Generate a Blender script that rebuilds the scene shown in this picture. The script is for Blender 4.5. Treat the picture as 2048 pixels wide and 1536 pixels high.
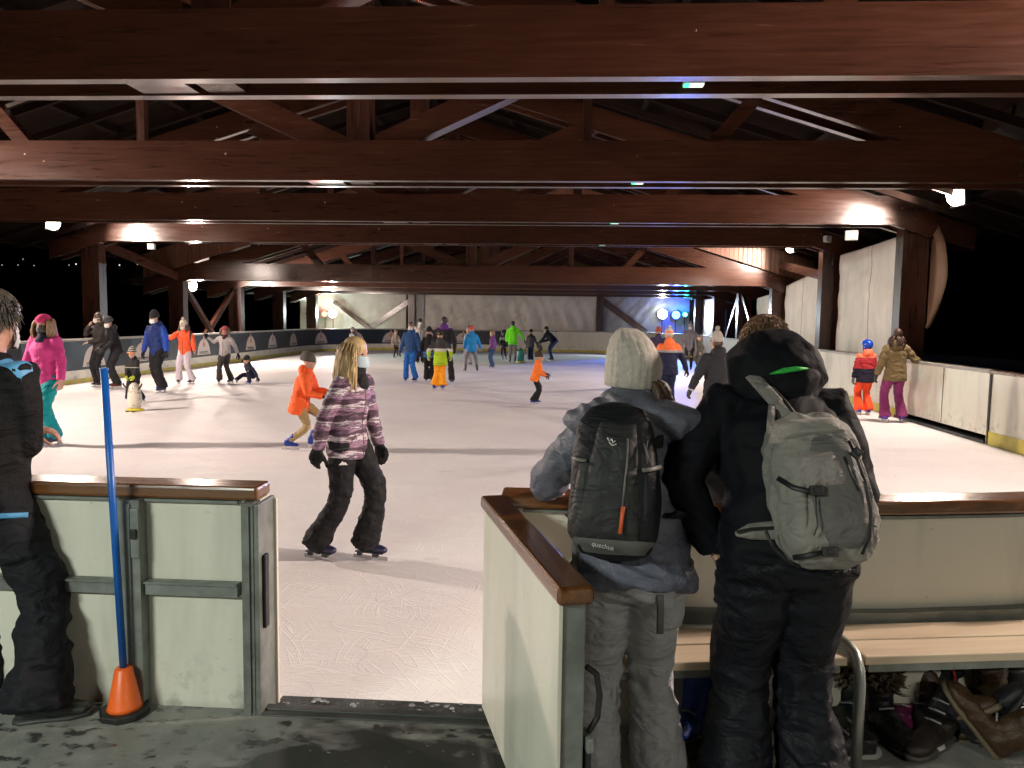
import bpy, bmesh, math, random
import numpy as np
from mathutils import Vector, Matrix, noise
for o in list(bpy.data.objects): bpy.data.objects.remove(o)
SC = bpy.context.scene
COL = SC.collection
R = math.radians
# ------------------------------------------------------------------ camera
CAM_H = 1.8085; F_PX = 1565.24; PITCH = 0.0852; YAW = 0.0607; ROLL = 0.0138
cd = bpy.data.cameras.new('camera'); cam = bpy.data.objects.new('camera', cd); COL.objects.link(cam)
cd.sensor_width = 36; cd.lens = F_PX/2048*36; cd.clip_start = .05; cd.clip_end = 2000
CM = Matrix.Translation((0, 0, CAM_H)) @ Matrix.Rotation(YAW, 4, 'Z') @ Matrix.Rotation(math.pi/2-PITCH, 4, 'X') @ Matrix.Rotation(ROLL, 4, 'Z')
cam.matrix_world = CM; SC.camera = cam
def at(u, v, z=None, Y=None):
    """world point where the line of sight through photo pixel (u,v) meets height z or depth Y"""
    d = CM.to_3x3() @ Vector(((u-1024)/F_PX, -(v-768)/F_PX, -1))
    t = (z-CAM_H)/d.z if z is not None else Y/d.y
    return Vector((0, 0, CAM_H)) + d*t
# ------------------------------------------------------------------ night sky
W = bpy.data.worlds.new('World'); SC.world = W; W.use_nodes = True
nt = W.node_tree; bg = nt.nodes['Background']
sky = nt.nodes.new('ShaderNodeTexSky'); sky.sky_type = 'NISHITA'; sky.sun_disc = False
sky.sun_elevation = R(-4); sky.sun_rotation = R(200)
nt.links.new(sky.outputs[0], bg.inputs[0]); bg.inputs[1].default_value = 0.012
SC.view_settings.view_transform = 'Standard'; SC.view_settings.look = 'None'
SC.view_settings.exposure = 1.28; SC.view_settings.gamma = 1
SC.cycles.max_bounces = 5; SC.cycles.diffuse_bounces = 3; SC.cycles.glossy_bounces = 3
SC.cycles.sample_clamp_indirect = 4; SC.cycles.use_light_tree = True
try: SC.cycles.use_denoising = True
except Exception: pass
WARM = (1, .805, .69)
# floodlights, seen or assumed: (x, y, z, watts, colour)
FLOODS = [(-12.25, 9.3, 4.02, 2500), (-12.45, 18.7, 3.97, 680), (-12.95, 27.0, 2.75, 1300),
          (6.9, 4.5, 4.02, 2300), (6.68, 14.0, 3.99, 640), (6.6, 23.4, 3.97, 1050)]
# ------------------------------------------------------------------ helpers
def tag(o, label=None, cat=None, group=None, kind=None):
    if label: o['label'] = label
    if cat: o['category'] = cat
    if group: o['group'] = group
    if kind: o['kind'] = kind
    return o
def empty(name, loc=(0, 0, 0), rz=0, label=None, cat=None, group=None, kind=None):
    o = bpy.data.objects.new(name, None); COL.objects.link(o); o.location = loc; o.rotation_euler = (0, 0, rz)
    o.empty_display_size = .1
    return tag(o, label, cat, group, kind)
class MB:
    def __init__(s): s.v = []; s.f = []; s.m = []
    def add(s, vs, fs, mi=0):
        n = len(s.v); s.v += [tuple(p) for p in vs]; s.f += [tuple(i+n for i in f) for f in fs]; s.m += [mi]*len(fs)
        return s
    def box(s, x0, x1, y0, y1, z0, z1, mi=0, M=None):
        vs = [Vector((x, y, z)) for z in (z0, z1) for y in (y0, y1) for x in (x0, x1)]
        if M: vs = [M @ v for v in vs]
        return s.add(vs, [(0, 2, 3, 1), (4, 5, 7, 6), (0, 1, 5, 4), (2, 6, 7, 3), (0, 4, 6, 2), (1, 3, 7, 5)], mi)
    def bar(s, a, b, w, h, up=(0, 0, 1), mi=0, ext=0):
        """rectangular bar from a to b; w across, h along up"""
        a = Vector(a); b = Vector(b); t = (b-a).normalized(); u = Vector(up)
        sd = t.cross(u).normalized(); u = sd.cross(t).normalized()
        a = a-t*ext; b = b+t*ext
        vs = []
        for p in (a, b):
            for i, j in ((-1, -1), (1, -1), (1, 1), (-1, 1)): vs.append(p+sd*(i*w/2)+u*(j*h/2))
        return s.add(vs, [(0, 3, 2, 1), (4, 5, 6, 7), (0, 1, 5, 4), (1, 2, 6, 5), (2, 3, 7, 6), (3, 0, 4, 7)], mi)
    def tube(s, pts, r, n=8, mi=0, cap=True, side=None):
        """r: float, list of floats or list of (rx,ry)"""
        pts = [Vector(p) for p in pts]; k = len(pts)
        if not isinstance(r, (list, tuple)): r = [r]*k
        r = [(q, q) if not isinstance(q, (list, tuple)) else q for q in r]
        tans = []
        for i in range(k):
            t = pts[min(i+1, k-1)]-pts[max(i-1, 0)]
            tans.append(t.normalized() if t.length > 1e-9 else Vector((0, 0, 1)))
        if side is None:
            side = Vector((1, 0, 0)) if abs(tans[0].x) < .8 else Vector((0, 1, 0))
        side = Vector(side); vs = []
        for i in range(k):
            t = tans[i]; sd = side-t*side.dot(t)
            sd = sd.normalized() if sd.length > 1e-6 else t.orthogonal().normalized()
            side = sd if i else sd
            fw = t.cross(sd)
            for j in range(n):
                a = 2*math.pi*j/n
                vs.append(pts[i]+sd*(math.cos(a)*r[i][0])+fw*(math.sin(a)*r[i][1]))
        fs = [(i*n+j, i*n+(j+1) % n, (i+1)*n+(j+1) % n, (i+1)*n+j) for i in range(k-1) for j in range(n)]
        if cap:
            fs += [tuple(range(n-1, -1, -1)), tuple((k-1)*n+j for j in range(n))]
        return s.add(vs, fs, mi)
    def ball(s, c, r, n=12, m=8, mi=0, M=None):
        """closed ellipsoid"""
        c = Vector(c); r = (r, r, r) if not isinstance(r, (list, tuple)) else r
        vs = [Vector((0, 0, -r[2]))]
        for i in range(1, m):
            p = -math.pi/2+math.pi*i/m
            for j in range(n):
                a = 2*math.pi*j/n
                vs.append(Vector((math.cos(p)*math.cos(a)*r[0], math.cos(p)*math.sin(a)*r[1], math.sin(p)*r[2])))
        vs.append(Vector((0, 0, r[2])))
        if M: vs = [M @ v for v in vs]
        vs = [c+v for v in vs]; T = len(vs)-1
        fs = [(0, 1+(j+1) % n, 1+j) for j in range(n)]
        for i in range(m-2):
            for j in range(n): fs.append((1+i*n+j, 1+i*n+(j+1) % n, 1+(i+1)*n+(j+1) % n, 1+(i+1)*n+j))
        fs += [(1+(m-2)*n+j, 1+(m-2)*n+(j+1) % n, T) for j in range(n)]
        return s.add(vs, fs, mi)
    def mesh(s, name):
        me = bpy.data.meshes.new(name); me.from_pydata(s.v, [], s.f); me.validate()
        if any(s.m): me.polygons.foreach_set('material_index', s.m)
        me.update(); return me
    def build(s, name, mats, parent=None, smooth=False, bevel=0, loc=None, kind=None, seg=2):
        me = s.mesh(name)
        if not isinstance(mats, (list, tuple)): mats = [mats]
        for m in mats: me.materials.append(m)
        if smooth: me.polygons.foreach_set('use_smooth', [True]*len(me.polygons))
        o = bpy.data.objects.new(name, me); COL.objects.link(o); o.parent = parent
        if loc: o.location = loc
        if bevel:
            b = o.modifiers.new('b', 'BEVEL'); b.width = bevel; b.segments = seg; b.limit_method = 'ANGLE'; b.angle_limit = R(40)
        if kind: o['kind'] = kind
        return o
def copy_tree(o, parent=None):
    c = o.copy(); COL.objects.link(c); c.parent = parent
    for ch in list(o.children): copy_tree(ch, c)
    return c
# ------------------------------------------------------------------ materials
class NT:
    def __init__(s, name):
        s.mat = bpy.data.materials.new(name); s.mat.use_nodes = True; s.t = s.mat.node_tree
        s.p = s.t.nodes['Principled BSDF']
    def n(s, ty, **kw):
        x = s.t.nodes.new('ShaderNode'+ty)
        for k, v in kw.items():
            if k.startswith('i_'): x.inputs[k[2:].replace('_', ' ')].default_value = v
            elif k[0] == '_': x.inputs[int(k[1:])].default_value = v
            else: setattr(x, k, v)
        return x
    def l(s, a, b): s.t.links.new(a, b)
    def coord(s, kind='Object', scale=(1, 1, 1), rot=(0, 0, 0)):
        c = s.n('TexCoord'); m = s.n('Mapping'); m.inputs['Scale'].default_value = scale; m.inputs['Rotation'].default_value = rot
        s.l(c.outputs[kind], m.inputs[0]); return m.outputs[0]
    def noise(s, vec, scale, detail=4, rough=.5, dist=0):
        x = s.n('TexNoise'); x.inputs['Scale'].default_value = scale; x.inputs['Detail'].default_value = detail
        x.inputs['Roughness'].default_value = rough; x.inputs['Distortion'].default_value = dist
        if vec is not None: s.l(vec, x.inputs[0])
        return x.outputs[0]
    def ramp(s, fac, stops, interp='LINEAR'):
        x = s.n('ValToRGB'); e = x.color_ramp.elements; x.color_ramp.interpolation = interp
        while len(e) < len(stops): e.new(.5)
        for q, (p, c) in zip(e, stops):
            q.position = p; q.color = (c, c, c, 1) if not isinstance(c, (tuple, list)) else (*c[:3], 1)
        s.l(fac, x.inputs[0]); return x.outputs[0]
    def math(s, op, a, b=None, c=None):
        x = s.n('Math', operation=op)
        for i, q in enumerate((a, b, c)):
            if q is None: continue
            if isinstance(q, (int, float)): x.inputs[i].default_value = q
            else: s.l(q, x.inputs[i])
        return x.outputs[0]
    def mix(s, fac, a, b, blend='MIX'):
        x = s.n('MixRGB', blend_type=blend)
        for i, q in enumerate((fac, a, b)):
            if isinstance(q, (int, float)): x.inputs[i].default_value = q if i == 0 else (q, q, q, 1)
            elif isinstance(q, (tuple, list)): x.inputs[i].default_value = (*q[:3], 1)
            else: s.l(q, x.inputs[i])
        return x.outputs[0]
    def bump(s, h, strength=.3, dist=.01, nrm=None):
        x = s.n('Bump'); x.inputs['Strength'].default_value = strength; x.inputs['Distance'].default_value = dist
        s.l(h, x.inputs['Height'])
        if nrm is not None: s.l(nrm, x.inputs['Normal'])
        return x.outputs[0]
    def set(s, **kw):
        for k, v in kw.items():
            i = s.p.inputs[k.replace('_', ' ')]
            if isinstance(v, (int, float)): i.default_value = v
            elif isinstance(v, (tuple, list)): i.default_value = (*v[:3], 1)
            else: s.l(v, i)
        return s.mat
_mc = {}
def cached(fn):
    def w(*a, **k):
        key = (fn.__name__, str(a), str(k))
        if key not in _mc: _mc[key] = fn(*a, **k)
        return _mc[key]
    return w
@cached
def plain(name, col, rough=.6, metal=0, var=.15, sc=6, bump=.1, spec=.5, coat=0):
    m = NT(name); v = m.coord(); n = m.noise(v, sc, 5, .6)
    c2 = tuple(c*(1-var) for c in col); c1 = tuple(min(1, c*(1+var)) for c in col)
    m.set(Base_Color=m.ramp(n, [(.3, c2), (.7, c1)]), Metallic=metal,
          Roughness=m.ramp(m.noise(v, sc*2.3, 4), [(.3, max(.03, rough-.08)), (.7, min(1, rough+.08))]))
    m.p.inputs['Specular IOR Level'].default_value = spec
    if coat: m.p.inputs['Coat Weight'].default_value = coat; m.p.inputs['Coat Roughness'].default_value = .12
    if bump: m.l(m.bump(m.noise(v, sc*5, 5, .6), bump, .01), m.p.inputs['Normal'])
    return m.mat
@cached
def emit(name, col, st):
    m = NT(name); m.set(Base_Color=(.02, .02, .02)); m.p.inputs['Emission Color'].default_value = (*col, 1)
    m.p.inputs['Emission Strength'].default_value = st; return m.mat
@cached
def fabric(name, col, rough=.75, var=.12, fold=.5, sheen=.2, spec=.3, fsc=7):
    """woven outerwear: soft creases in the bump, slight unevenness of dye"""
    if max(col) < .03: spec = min(spec, .22)
    m = NT(name); v = m.coord(); n = m.noise(v, 9, 4, .6)
    c2 = tuple(c*(1-var) for c in col); c1 = tuple(min(1, c*(1+var)) for c in col)
    m.set(Base_Color=m.ramp(n, [(.3, c2), (.7, c1)]), Roughness=rough)
    m.p.inputs['Specular IOR Level'].default_value = spec
    m.p.inputs['Sheen Weight'].default_value = sheen*.4 if max(col) > .06 else 0
    creases = m.noise(m.coord(scale=(1, 1, 1.7)), fsc, 3, .55, .8)
    b = m.bump(creases, fold, .035); b = m.bump(m.noise(v, 160, 2), .12, .002, b)
    m.l(b, m.p.inputs['Normal']); return m.mat
@cached
def blocks(name, stops, rough=.75, fold=.5, axis='Z', coordk='Generated', dist=0):
    """cloth made of panels of different colours stacked along one axis"""
    m = NT(name); c = m.n('TexCoord'); s = m.n('SeparateXYZ'); m.l(c.outputs[coordk], s.inputs[0])
    f = s.outputs[axis]
    if dist:
        f = m.math('ADD', f, m.math('MULTIPLY', m.math('SUBTRACT', m.noise(m.coord(), 5, 3), .5), dist))
    m.set(Base_Color=m.ramp(f, stops, 'CONSTANT'), Roughness=rough)
    m.p.inputs['Specular IOR Level'].default_value = .3
    m.l(m.bump(m.noise(m.coord(scale=(1, 1, 1.7)), 8, 3, .55, .8), fold, .03), m.p.inputs['Normal'])
    return m.mat
@cached
def wood(name, dark, light, rough=.3, axis='X', coat=.3, sc=1.0, glints=True, planks=0, spec=.5):
    """varnished glued timber, grain along axis"""
    m = NT(name)
    sca = {'X': (.8, 14, 14), 'Y': (14, .8, 14), 'Z': (14, 14, .8)}[axis]
    v = m.coord(scale=tuple(q*sc for q in sca)); g = m.noise(v, 1.6, 7, .62, .6)
    v2 = m.coord(scale=tuple(.3 if q < 1 else 1.0 for q in sca)); big = m.noise(v2, 1.3, 4)
    c = m.mix(m.ramp(g, [(.32, 0), (.68, 1)]), dark, light)
    c = m.mix(m.ramp(big, [(.35, .45), (.65, 0)]), c, tuple(q*.45 for q in dark))
    if glints:  # pale dots painted on the timber as reflections of the stage lights
        vo = m.n('TexVoronoi'); vo.inputs['Scale'].default_value = 2.6; vo.inputs['Randomness'].default_value = 1
        m.l(m.coord(scale=(1, 1, 1)), vo.inputs[0])
        k = m.math('MULTIPLY', m.math('LESS_THAN', vo.outputs[0], .045), m.math('GREATER_THAN', m.noise(m.coord(), 9, 3), .5))
        c = m.mix(m.math('MULTIPLY', k, .6), c, (.5, .42, .36))
    m.set(Base_Color=c, Roughness=m.ramp(g, [(.3, rough-.06), (.7, rough+.1)]))
    m.p.inputs['Coat Weight'].default_value = coat; m.p.inputs['Coat Roughness'].default_value = .25; m.p.inputs['Specular IOR Level'].default_value = spec
    m.l(m.bump(g, .18, .006), m.p.inputs['Normal']); return m.mat
# ================================================================== SETTING
# rink outline (outer face of the boards), counter-clockwise from the right jamb of the doorway
XL, XR, Y0, Y1, RC = -12.19, 6.56, 3.0, 41.77, 6.1
TH = .13; ZR = 1.12; FL = .2
def arc(cx, cy, a0, a1, n=22):
    return [(cx+RC*math.cos(R(a0+(a1-a0)*i/n)), cy+RC*math.sin(R(a0+(a1-a0)*i/n))) for i in range(n+1)]
DOOR_L, DOOR_R = -1.19, -.22
raw = [(DOOR_R, Y0)] + arc(XR-RC, Y0+RC, -90, 0) + arc(XR-RC, Y1-RC, 0, 90) + arc(XL+RC, Y1-RC, 90, 180) + arc(XL+RC, Y0+RC, 180, 270) + [(DOOR_L, Y0)]
PER = [Vector((x, y, 0)) for x, y in raw]
CUM = [0]
for a, b in zip(PER, PER[1:]): CUM.append(CUM[-1]+(b-a).length)
LTOT = CUM[-1]
def per(s):
    s = max(0, min(LTOT, s)); i = 0
    while i < len(CUM)-2 and CUM[i+1] < s: i += 1
    t = (s-CUM[i])/(CUM[i+1]-CUM[i]); p = PER[i].lerp(PER[i+1], t)
    def tan(j):
        j = max(0, min(len(PER)-2, j)); return (PER[j+1]-PER[j]).normalized()
    d = tan(i).lerp(tan(i+1), max(0, t-.5)) if t > .5 else tan(i).lerp(tan(i-1), .5-t)
    d.normalize(); return p, Vector((d.y, -d.x, 0)), d      # point, outward normal, tangent
def per_s(x, y):
    """arc length nearest a plan point"""
    return min((((per(LTOT*i/1200)[0]-Vector((x, y, 0))).length), LTOT*i/1200) for i in range(1201))[1]
def ribbon(mb, s0, s1, o0, o1, z0, z1, mi=0, step=.5):
    """solid strip following the outline; o0..o1 offset outward (negative = towards the ice)"""
    n = max(1, int((s1-s0)/step)); ss = [s0+(s1-s0)*i/n for i in range(n+1)]
    ss = sorted(set([round(q, 4) for q in ss]+[round(c, 4) for c in CUM if s0 < c < s1]))
    vs = []
    for s in ss:
        p, nn, d = per(s)
        for o, z in ((o0, z0), (o1, z0), (o1, z1), (o0, z1)): q = p+nn*o; vs.append((q.x, q.y, z))
    fs = []
    for i in range(len(ss)-1):
        a = 4*i; b = a+4
        for j in range(4): fs.append((a+j, a+(j+1) % 4, b+(j+1) % 4, b+j))
    fs += [(0, 3, 2, 1), tuple(4*(len(ss)-1)+j for j in range(4))]
    mb.add(vs, fs, mi)
# --- ice
def ice_material():
    m = NT('ice'); v = m.coord()
    def cuts(scale, width, detail, seed, dist, aniso=(1, 1, 1), rot=0):
        vv = m.n('Mapping'); vv.inputs['Location'].default_value = (seed*3.1, seed*7.7, seed); vv.inputs['Scale'].default_value = aniso
        vv.inputs['Rotation'].default_value = (0, 0, rot)
        m.l(v, vv.inputs[0]); n = m.noise(vv.outputs[0], scale, detail, .5, dist)
        return m.math('LESS_THAN', m.math('ABSOLUTE', m.math('SUBTRACT', n, .5)), width)
    def rnd(seed, sc): 
        vv = m.n('Mapping'); vv.inputs['Location'].default_value = (seed, -seed*2, seed); m.l(v, vv.inputs[0]); return m.noise(vv.outputs[0], sc, 2)
    c = None
    for sc, w, seed, dist, an, rot in ((.5, .0010, 1, .3, (1, 1.6, 1), .2), (.7, .0013, 2, .2, (1.7, 1, 1), .9), (1.0, .0018, 3, 0, (1, 2.2, 1), 2.1), (.9, .0016, 4, .2, (.8, 1.6, 1), 2.7)):
        k = m.math('MULTIPLY', cuts(sc, w, 1, seed, dist, an, rot), m.ramp(rnd(seed*5, sc*2.2), [(.5, 0), (.6, 1)]))
        c = k if c is None else m.math('MAXIMUM', c, k)
    st = None
    for i, rot in enumerate((.15, .8, 1.45, 2.2, 2.8)):       # short curved strokes cut by the blades
        vv = m.n('Mapping'); vv.vector_type = 'TEXTURE'; vv.inputs['Rotation'].default_value = (0, 0, rot); vv.inputs['Scale'].default_value = (.34, .017, 1); vv.inputs['Location'].default_value = (i*1.3, i*2.7, i)
        wn = m.n('TexNoise'); wn.inputs['Scale'].default_value = 1.6; m.l(v, wn.inputs[0]); ad = m.n('VectorMath', operation='MULTIPLY_ADD'); m.l(wn.outputs[1], ad.inputs[0]); ad.inputs[1].default_value = (.26, .26, 0); m.l(v, ad.inputs[2])
        m.l(ad.outputs[0], vv.inputs[0]); k = m.ramp(m.noise(vv.outputs[0], 1, 1, .4), [(.605, 0), (.67, 1)])
        k = m.math('MULTIPLY', k, m.ramp(rnd(i*3+1, 1.7), [(.42, .15), (.55, 1)])); st = k if st is None else m.math('MAXIMUM', st, k)
    big = m.noise(v, .35, 4, .6); fine = m.noise(v, 30, 6, .7); mid = m.noise(m.coord(scale=(1, 1.8, 1)), 3.2, 5, .65, .4)
    col = m.mix(m.ramp(big, [(.35, 0), (.65, 1)]), (.76, .745, .75), (.86, .85, .86))
    col = m.mix(m.math('MULTIPLY', m.ramp(mid, [(.45, 0), (.7, 1)]), .35), col, (.88, .86, .85))
    col = m.mix(m.math('MULTIPLY', c, .22), col, (.42, .41, .41))
    col = m.mix(m.math('MULTIPLY', st, .38), col, (.95, .94, .94))
    rgh = m.math('ADD', m.ramp(mid, [(.3, .5), (.7, .7)]), m.math('MULTIPLY', st, .2))
    m.set(Base_Color=col, Roughness=rgh); m.p.inputs['IOR'].default_value = 1.31; m.p.inputs['Specular IOR Level'].default_value = .3
    h = m.math('ADD', m.math('MULTIPLY', c, -.6), m.math('ADD', m.math('MULTIPLY', mid, .8), m.math('ADD', m.math('MULTIPLY', fine, .3), m.math('MULTIPLY', st, .4))))
    m.l(m.bump(h, .55, .012), m.p.inputs['Normal']); return m.mat
mb = MB(); n = len(PER)
pts = [per(CUM[i])[0]-per(CUM[i])[1]*.05 for i in range(n)]
mb.add([(p.x, p.y, 0) for p in pts], [tuple(range(n))]); mb.build('ice', ice_material(), kind='structure')
# --- outer floor: wet concrete
def concrete():
    m = NT('wet_concrete'); v = m.coord(); n1 = m.noise(v, 1.1, 6, .6, .5); n2 = m.noise(v, 7, 6, .65); n3 = m.noise(v, 60, 5, .7)
    c = m.mix(m.ramp(n2, [(.3, 0), (.7, 1)]), (.16, .165, .15), (.27, .27, .25))
    # a wide wet patch in front of the doorway and loose splashes round it
    g = m.n('TexGradient', gradient_type='SPHERICAL'); mp = m.n('Mapping'); mp.vector_type = 'POINT'
    mp.inputs['Location'].default_value = (.55/1.25, -2.1/1.15, 0); mp.inputs['Scale'].default_value = (1/1.25, 1/1.15, 0)
    tc = m.n('TexCoord'); m.l(tc.outputs['Object'], mp.inputs[0]); m.l(mp.outputs[0], g.inputs[0])
    wet = m.math('ADD', m.math('MULTIPLY', g.outputs[1], 1.6), m.math('MULTIPLY', m.math('SUBTRACT', m.noise(m.coord(scale=(1, 1.7, 1)), 5, 4, .5, .3), .5), 1.1))
    wet = m.ramp(wet, [(.36, 0), (.58, 1)])
    g2 = m.n('TexGradient', gradient_type='SPHERICAL'); mp2 = m.n('Mapping'); mp2.inputs['Location'].default_value = (.45, -.9, 0); mp2.inputs['Scale'].default_value = (.42, .42, 0)
    m.l(tc.outputs['Object'], mp2.inputs[0]); m.l(mp2.outputs[0], g2.inputs[0])
    sp = m.math('MULTIPLY', m.ramp(m.noise(m.coord(scale=(1, 1.5, 1)), 11, 3, .5), [(.55, 0), (.64, 1)]), m.ramp(g2.outputs[1], [(.0, 0), (.15, 1)]))
    wet = m.math('MAXIMUM', wet, sp)
    c = m.mix(m.math('MULTIPLY', wet, .9), c, (.035, .036, .034))
    snow = m.math('MULTIPLY', m.ramp(m.noise(m.coord(scale=(1, 2.2, 1)), 26, 4), [(.70, 0), (.74, 1)]), wet)
    c = m.mix(snow, c, (.45, .45, .43))
    rg = m.mix(wet, m.ramp(n2, [(.3, .5), (.7, .75)]), .16)
    m.set(Base_Color=c, Roughness=rg)
    m.l(m.bump(m.math('MULTIPLY', m.math('SUBTRACT', 1.15, wet), n3), .35, .006), m.p.inputs['Normal']); return m.mat
mb = MB(); vs = []; N = 240
SS = [LTOT*i/N for i in range(N+1)]
for s in SS:
    p, nn, d = per(s); q = p+nn*14; vs += [(p.x, p.y, FL), (q.x, q.y, FL)]
mb.add(vs, [(2*i, 2*i+1, 2*i+3, 2*i+2) for i in range(N)])
mb.add([(DOOR_L, Y0, FL), (DOOR_L, Y0-14, FL), (DOOR_R, Y0-14, FL), (DOOR_R, Y0, FL)], [(0, 1, 2, 3)])
mb.build('floor', concrete(), kind='structure')
# --- black ground and night hillside
gm = plain('night_ground', (.02, .022, .02), .9)
mb = MB(); mb.add([(-900, -300, -.3), (900, -300, -.3), (900, 1100, -.3), (-900, 1100, -.3)], [(0, 1, 2, 3)])
mb.build('ground', gm, kind='structure')
mb = MB(); NX, NY = 60, 14; random.seed(3)
vs = []
for j in range(NY):
    for i in range(NX):
        x = -800+1600*i/(NX-1); y = 300+500*j/(NY-1)
        z = -1+(y-300)*.16*(1.0+.6*noise.noise(Vector((x*.004, y*.003, 0))))-max(0, (x+100)*.02)
        vs.append((x, y, z))
mb.add(vs, [(j*NX+i, j*NX+i+1, (j+1)*NX+i+1, (j+1)*NX+i) for j in range(NY-1) for i in range(NX-1)])
mb.build('hills', gm, smooth=True, kind='structure')
def hill_z(x, y): return -1+(y-300)*.16*(1.0+.6*noise.noise(Vector((x*.004, y*.003, 0))))-max(0, (x+100)*.02)
vlab = ['two close white village lights highest on the dark hillside at far left', 'faint village light at the very left edge of the night hillside', 'small village light left of the wooden column',
        'village light just beyond the left floodlight glow', 'bright white village light right of the left floodlight', 'small village light close to the left column', 'village light seen just right of the left column',
        'pale village light between column and slanting brace', 'last village light to the right, under the slanting brace', 'dim village light above its neighbours right of the column']
for i, (u, v) in enumerate([(46, 519), (4, 531), (36, 531), (68, 532), (152, 529), (138, 531), (212, 531), (239, 531), (275, 529), (248, 519)]):
    d = at(u, v, Y=100)-Vector((0, 0, CAM_H)); t = 3.2
    while t < 7.9:
        q = Vector((0, 0, CAM_H))+d*t
        if q.z < hill_z(q.x, q.y)+2: break
        t += .02
    mb = MB(); mb.tube([(0, 0, -4), (0, 0, 0)], .12, 6); mb.ball((0, 0, .3), (.42 if i in (4, 7, 8) else .3), 8, 6, 1)
    o = mb.build('village_light', [plain('pole_grey', (.1, .1, .1)), emit('village_glow', (1, .9, .75), .8 if i in (4, 7, 8) else .35)], loc=q)
    tag(o, vlab[i], 'light', 'village lights on the dark hillside')
# ================================================================== BOARDS
WHITE = None
def board_white():
    m = NT('white_board'); v = m.coord()
    st = m.noise(m.coord(scale=(1, 1, .22)), 3, 5, .6, .4); sc = m.noise(m.coord(scale=(1, 1, 3)), 22, 4, .7)
    c = m.mix(m.ramp(st, [(.5, 0), (.78, 1)]), (.68, .67, .58), (.50, .49, .42))
    c = m.mix(m.math('MULTIPLY', m.ramp(sc, [(.66, 0), (.72, 1)]), .5), c, (.25, .24, .22))
    s = m.n('SeparateXYZ'); m.l(v, s.inputs[0])
    low = m.math('MULTIPLY', m.ramp(s.outputs[2], [(.2, 1), (.5, 0)]), m.ramp(m.noise(v, 9, 5, .65), [(.52, 0), (.66, .55)]))
    c = m.mix(low, c, (.22, .23, .2))
    m.set(Base_Color=c, Roughness=m.ramp(sc, [(.3, .28), (.7, .45)])); m.l(m.bump(m.noise(v, 1.4, 2), .25, .02), m.p.inputs['Normal']); return m.mat
M_WHITE = board_white()
M_KICK = plain('yellow_kick_strip', (.50, .43, .06), .45, var=.25, sc=3)
M_RAIL = wood('varnished_rail', (.085, .030, .008), (.21, .082, .022), .20, 'X', .5, 1.4, glints=False)
M_RAILY = wood('varnished_rail_side', (.085, .030, .008), (.21, .082, .022), .20, 'Y', .5, 1.4, glints=False)
M_GALV = plain('galvanised_steel', (.19, .205, .19), .5, .3, .3, 9, .15)
M_GREYRAIL = plain('worn_grey_rail', (.33, .32, .30), .5, 0, .2, 4)
M_BLACK = plain('black_rubber', (.012, .013, .013), .55)
M_BANNER = plain('dark_blue_banner', (.016, .024, .036), .42, 0, .2, 1.2, .15)
def board(s0, s1, label, rail=M_RAIL, z0=0, group='boards round the ice', zin=None, kick=.11):
    t = empty('rink_board', (0, 0, 0), 0, label, 'rink board', group)
    mb = MB(); ribbon(mb, s0, s1, -TH+.02, -.02, z0, ZR-.055); mb.build('panel', M_WHITE, t)
    mb = MB(); ribbon(mb, s0, s1, -TH-.008, .010, ZR-.055, ZR); mb.build('rail', rail, t, bevel=.012)
    if kick:
        mb = MB(); ribbon(mb, s0, s1, -TH+.006, -TH+.018, .004, kick); mb.build('kick_strip', M_KICK, t)
    return t
S = lambda x, y: per_s(x, y)
s_c0 = S(XR-RC, Y0); s_c1 = S(XR, Y0+RC); s_r2 = S(XR, Y1-RC); s_b0 = S(XR-RC, Y1); s_b1 = S(XL+RC, Y1); s_l0 = S(XL, Y1-RC); s_l1 = S(XL, Y0+RC); s_n0 = S(XL+RC, Y0)
sd0 = S(XR, 12.12); sd1 = S(XR, 15.3)
nr = board(0, 3.55, 'white board with brown rail behind the bench, curving away at right')
board(3.554, sd0-.01, 'white corner board with yellow foot at the right edge of the picture', M_RAILY, kick=.2)
board(sd1+.004, 30.0, 'white board with yellow foot under the two tarpaulins on the right', M_GREYRAIL, kick=.17)
board(30.004, s_r2-.004, 'white side board in the far right, behind the grey coat skaters', M_GREYRAIL)
board(s_r2, s_b0-.004, 'rounded far right corner of white boards below the blue spotlights', M_GREYRAIL)
sbn = S(at(1003, 680, Y=Y1).x, Y1)
board(s_b0, sbn-.004, 'white back board behind the skater in the neon green jacket', M_GREYRAIL)
b1 = board(sbn, s_b1-.004, 'back board covered by dark banner with white arch emblems', M_GREYRAIL)
b2 = board(s_b1, s_l0-.004, 'rounded far left corner board under dark emblem banner', M_GREYRAIL)
b3 = board(s_l0, s_l1-.004, 'long left side board with dark banner behind the line of skaters', M_GREYRAIL)
board(s_l1, s_n0-.004, 'near left corner board hidden behind the man in black', M_RAILY)
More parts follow.
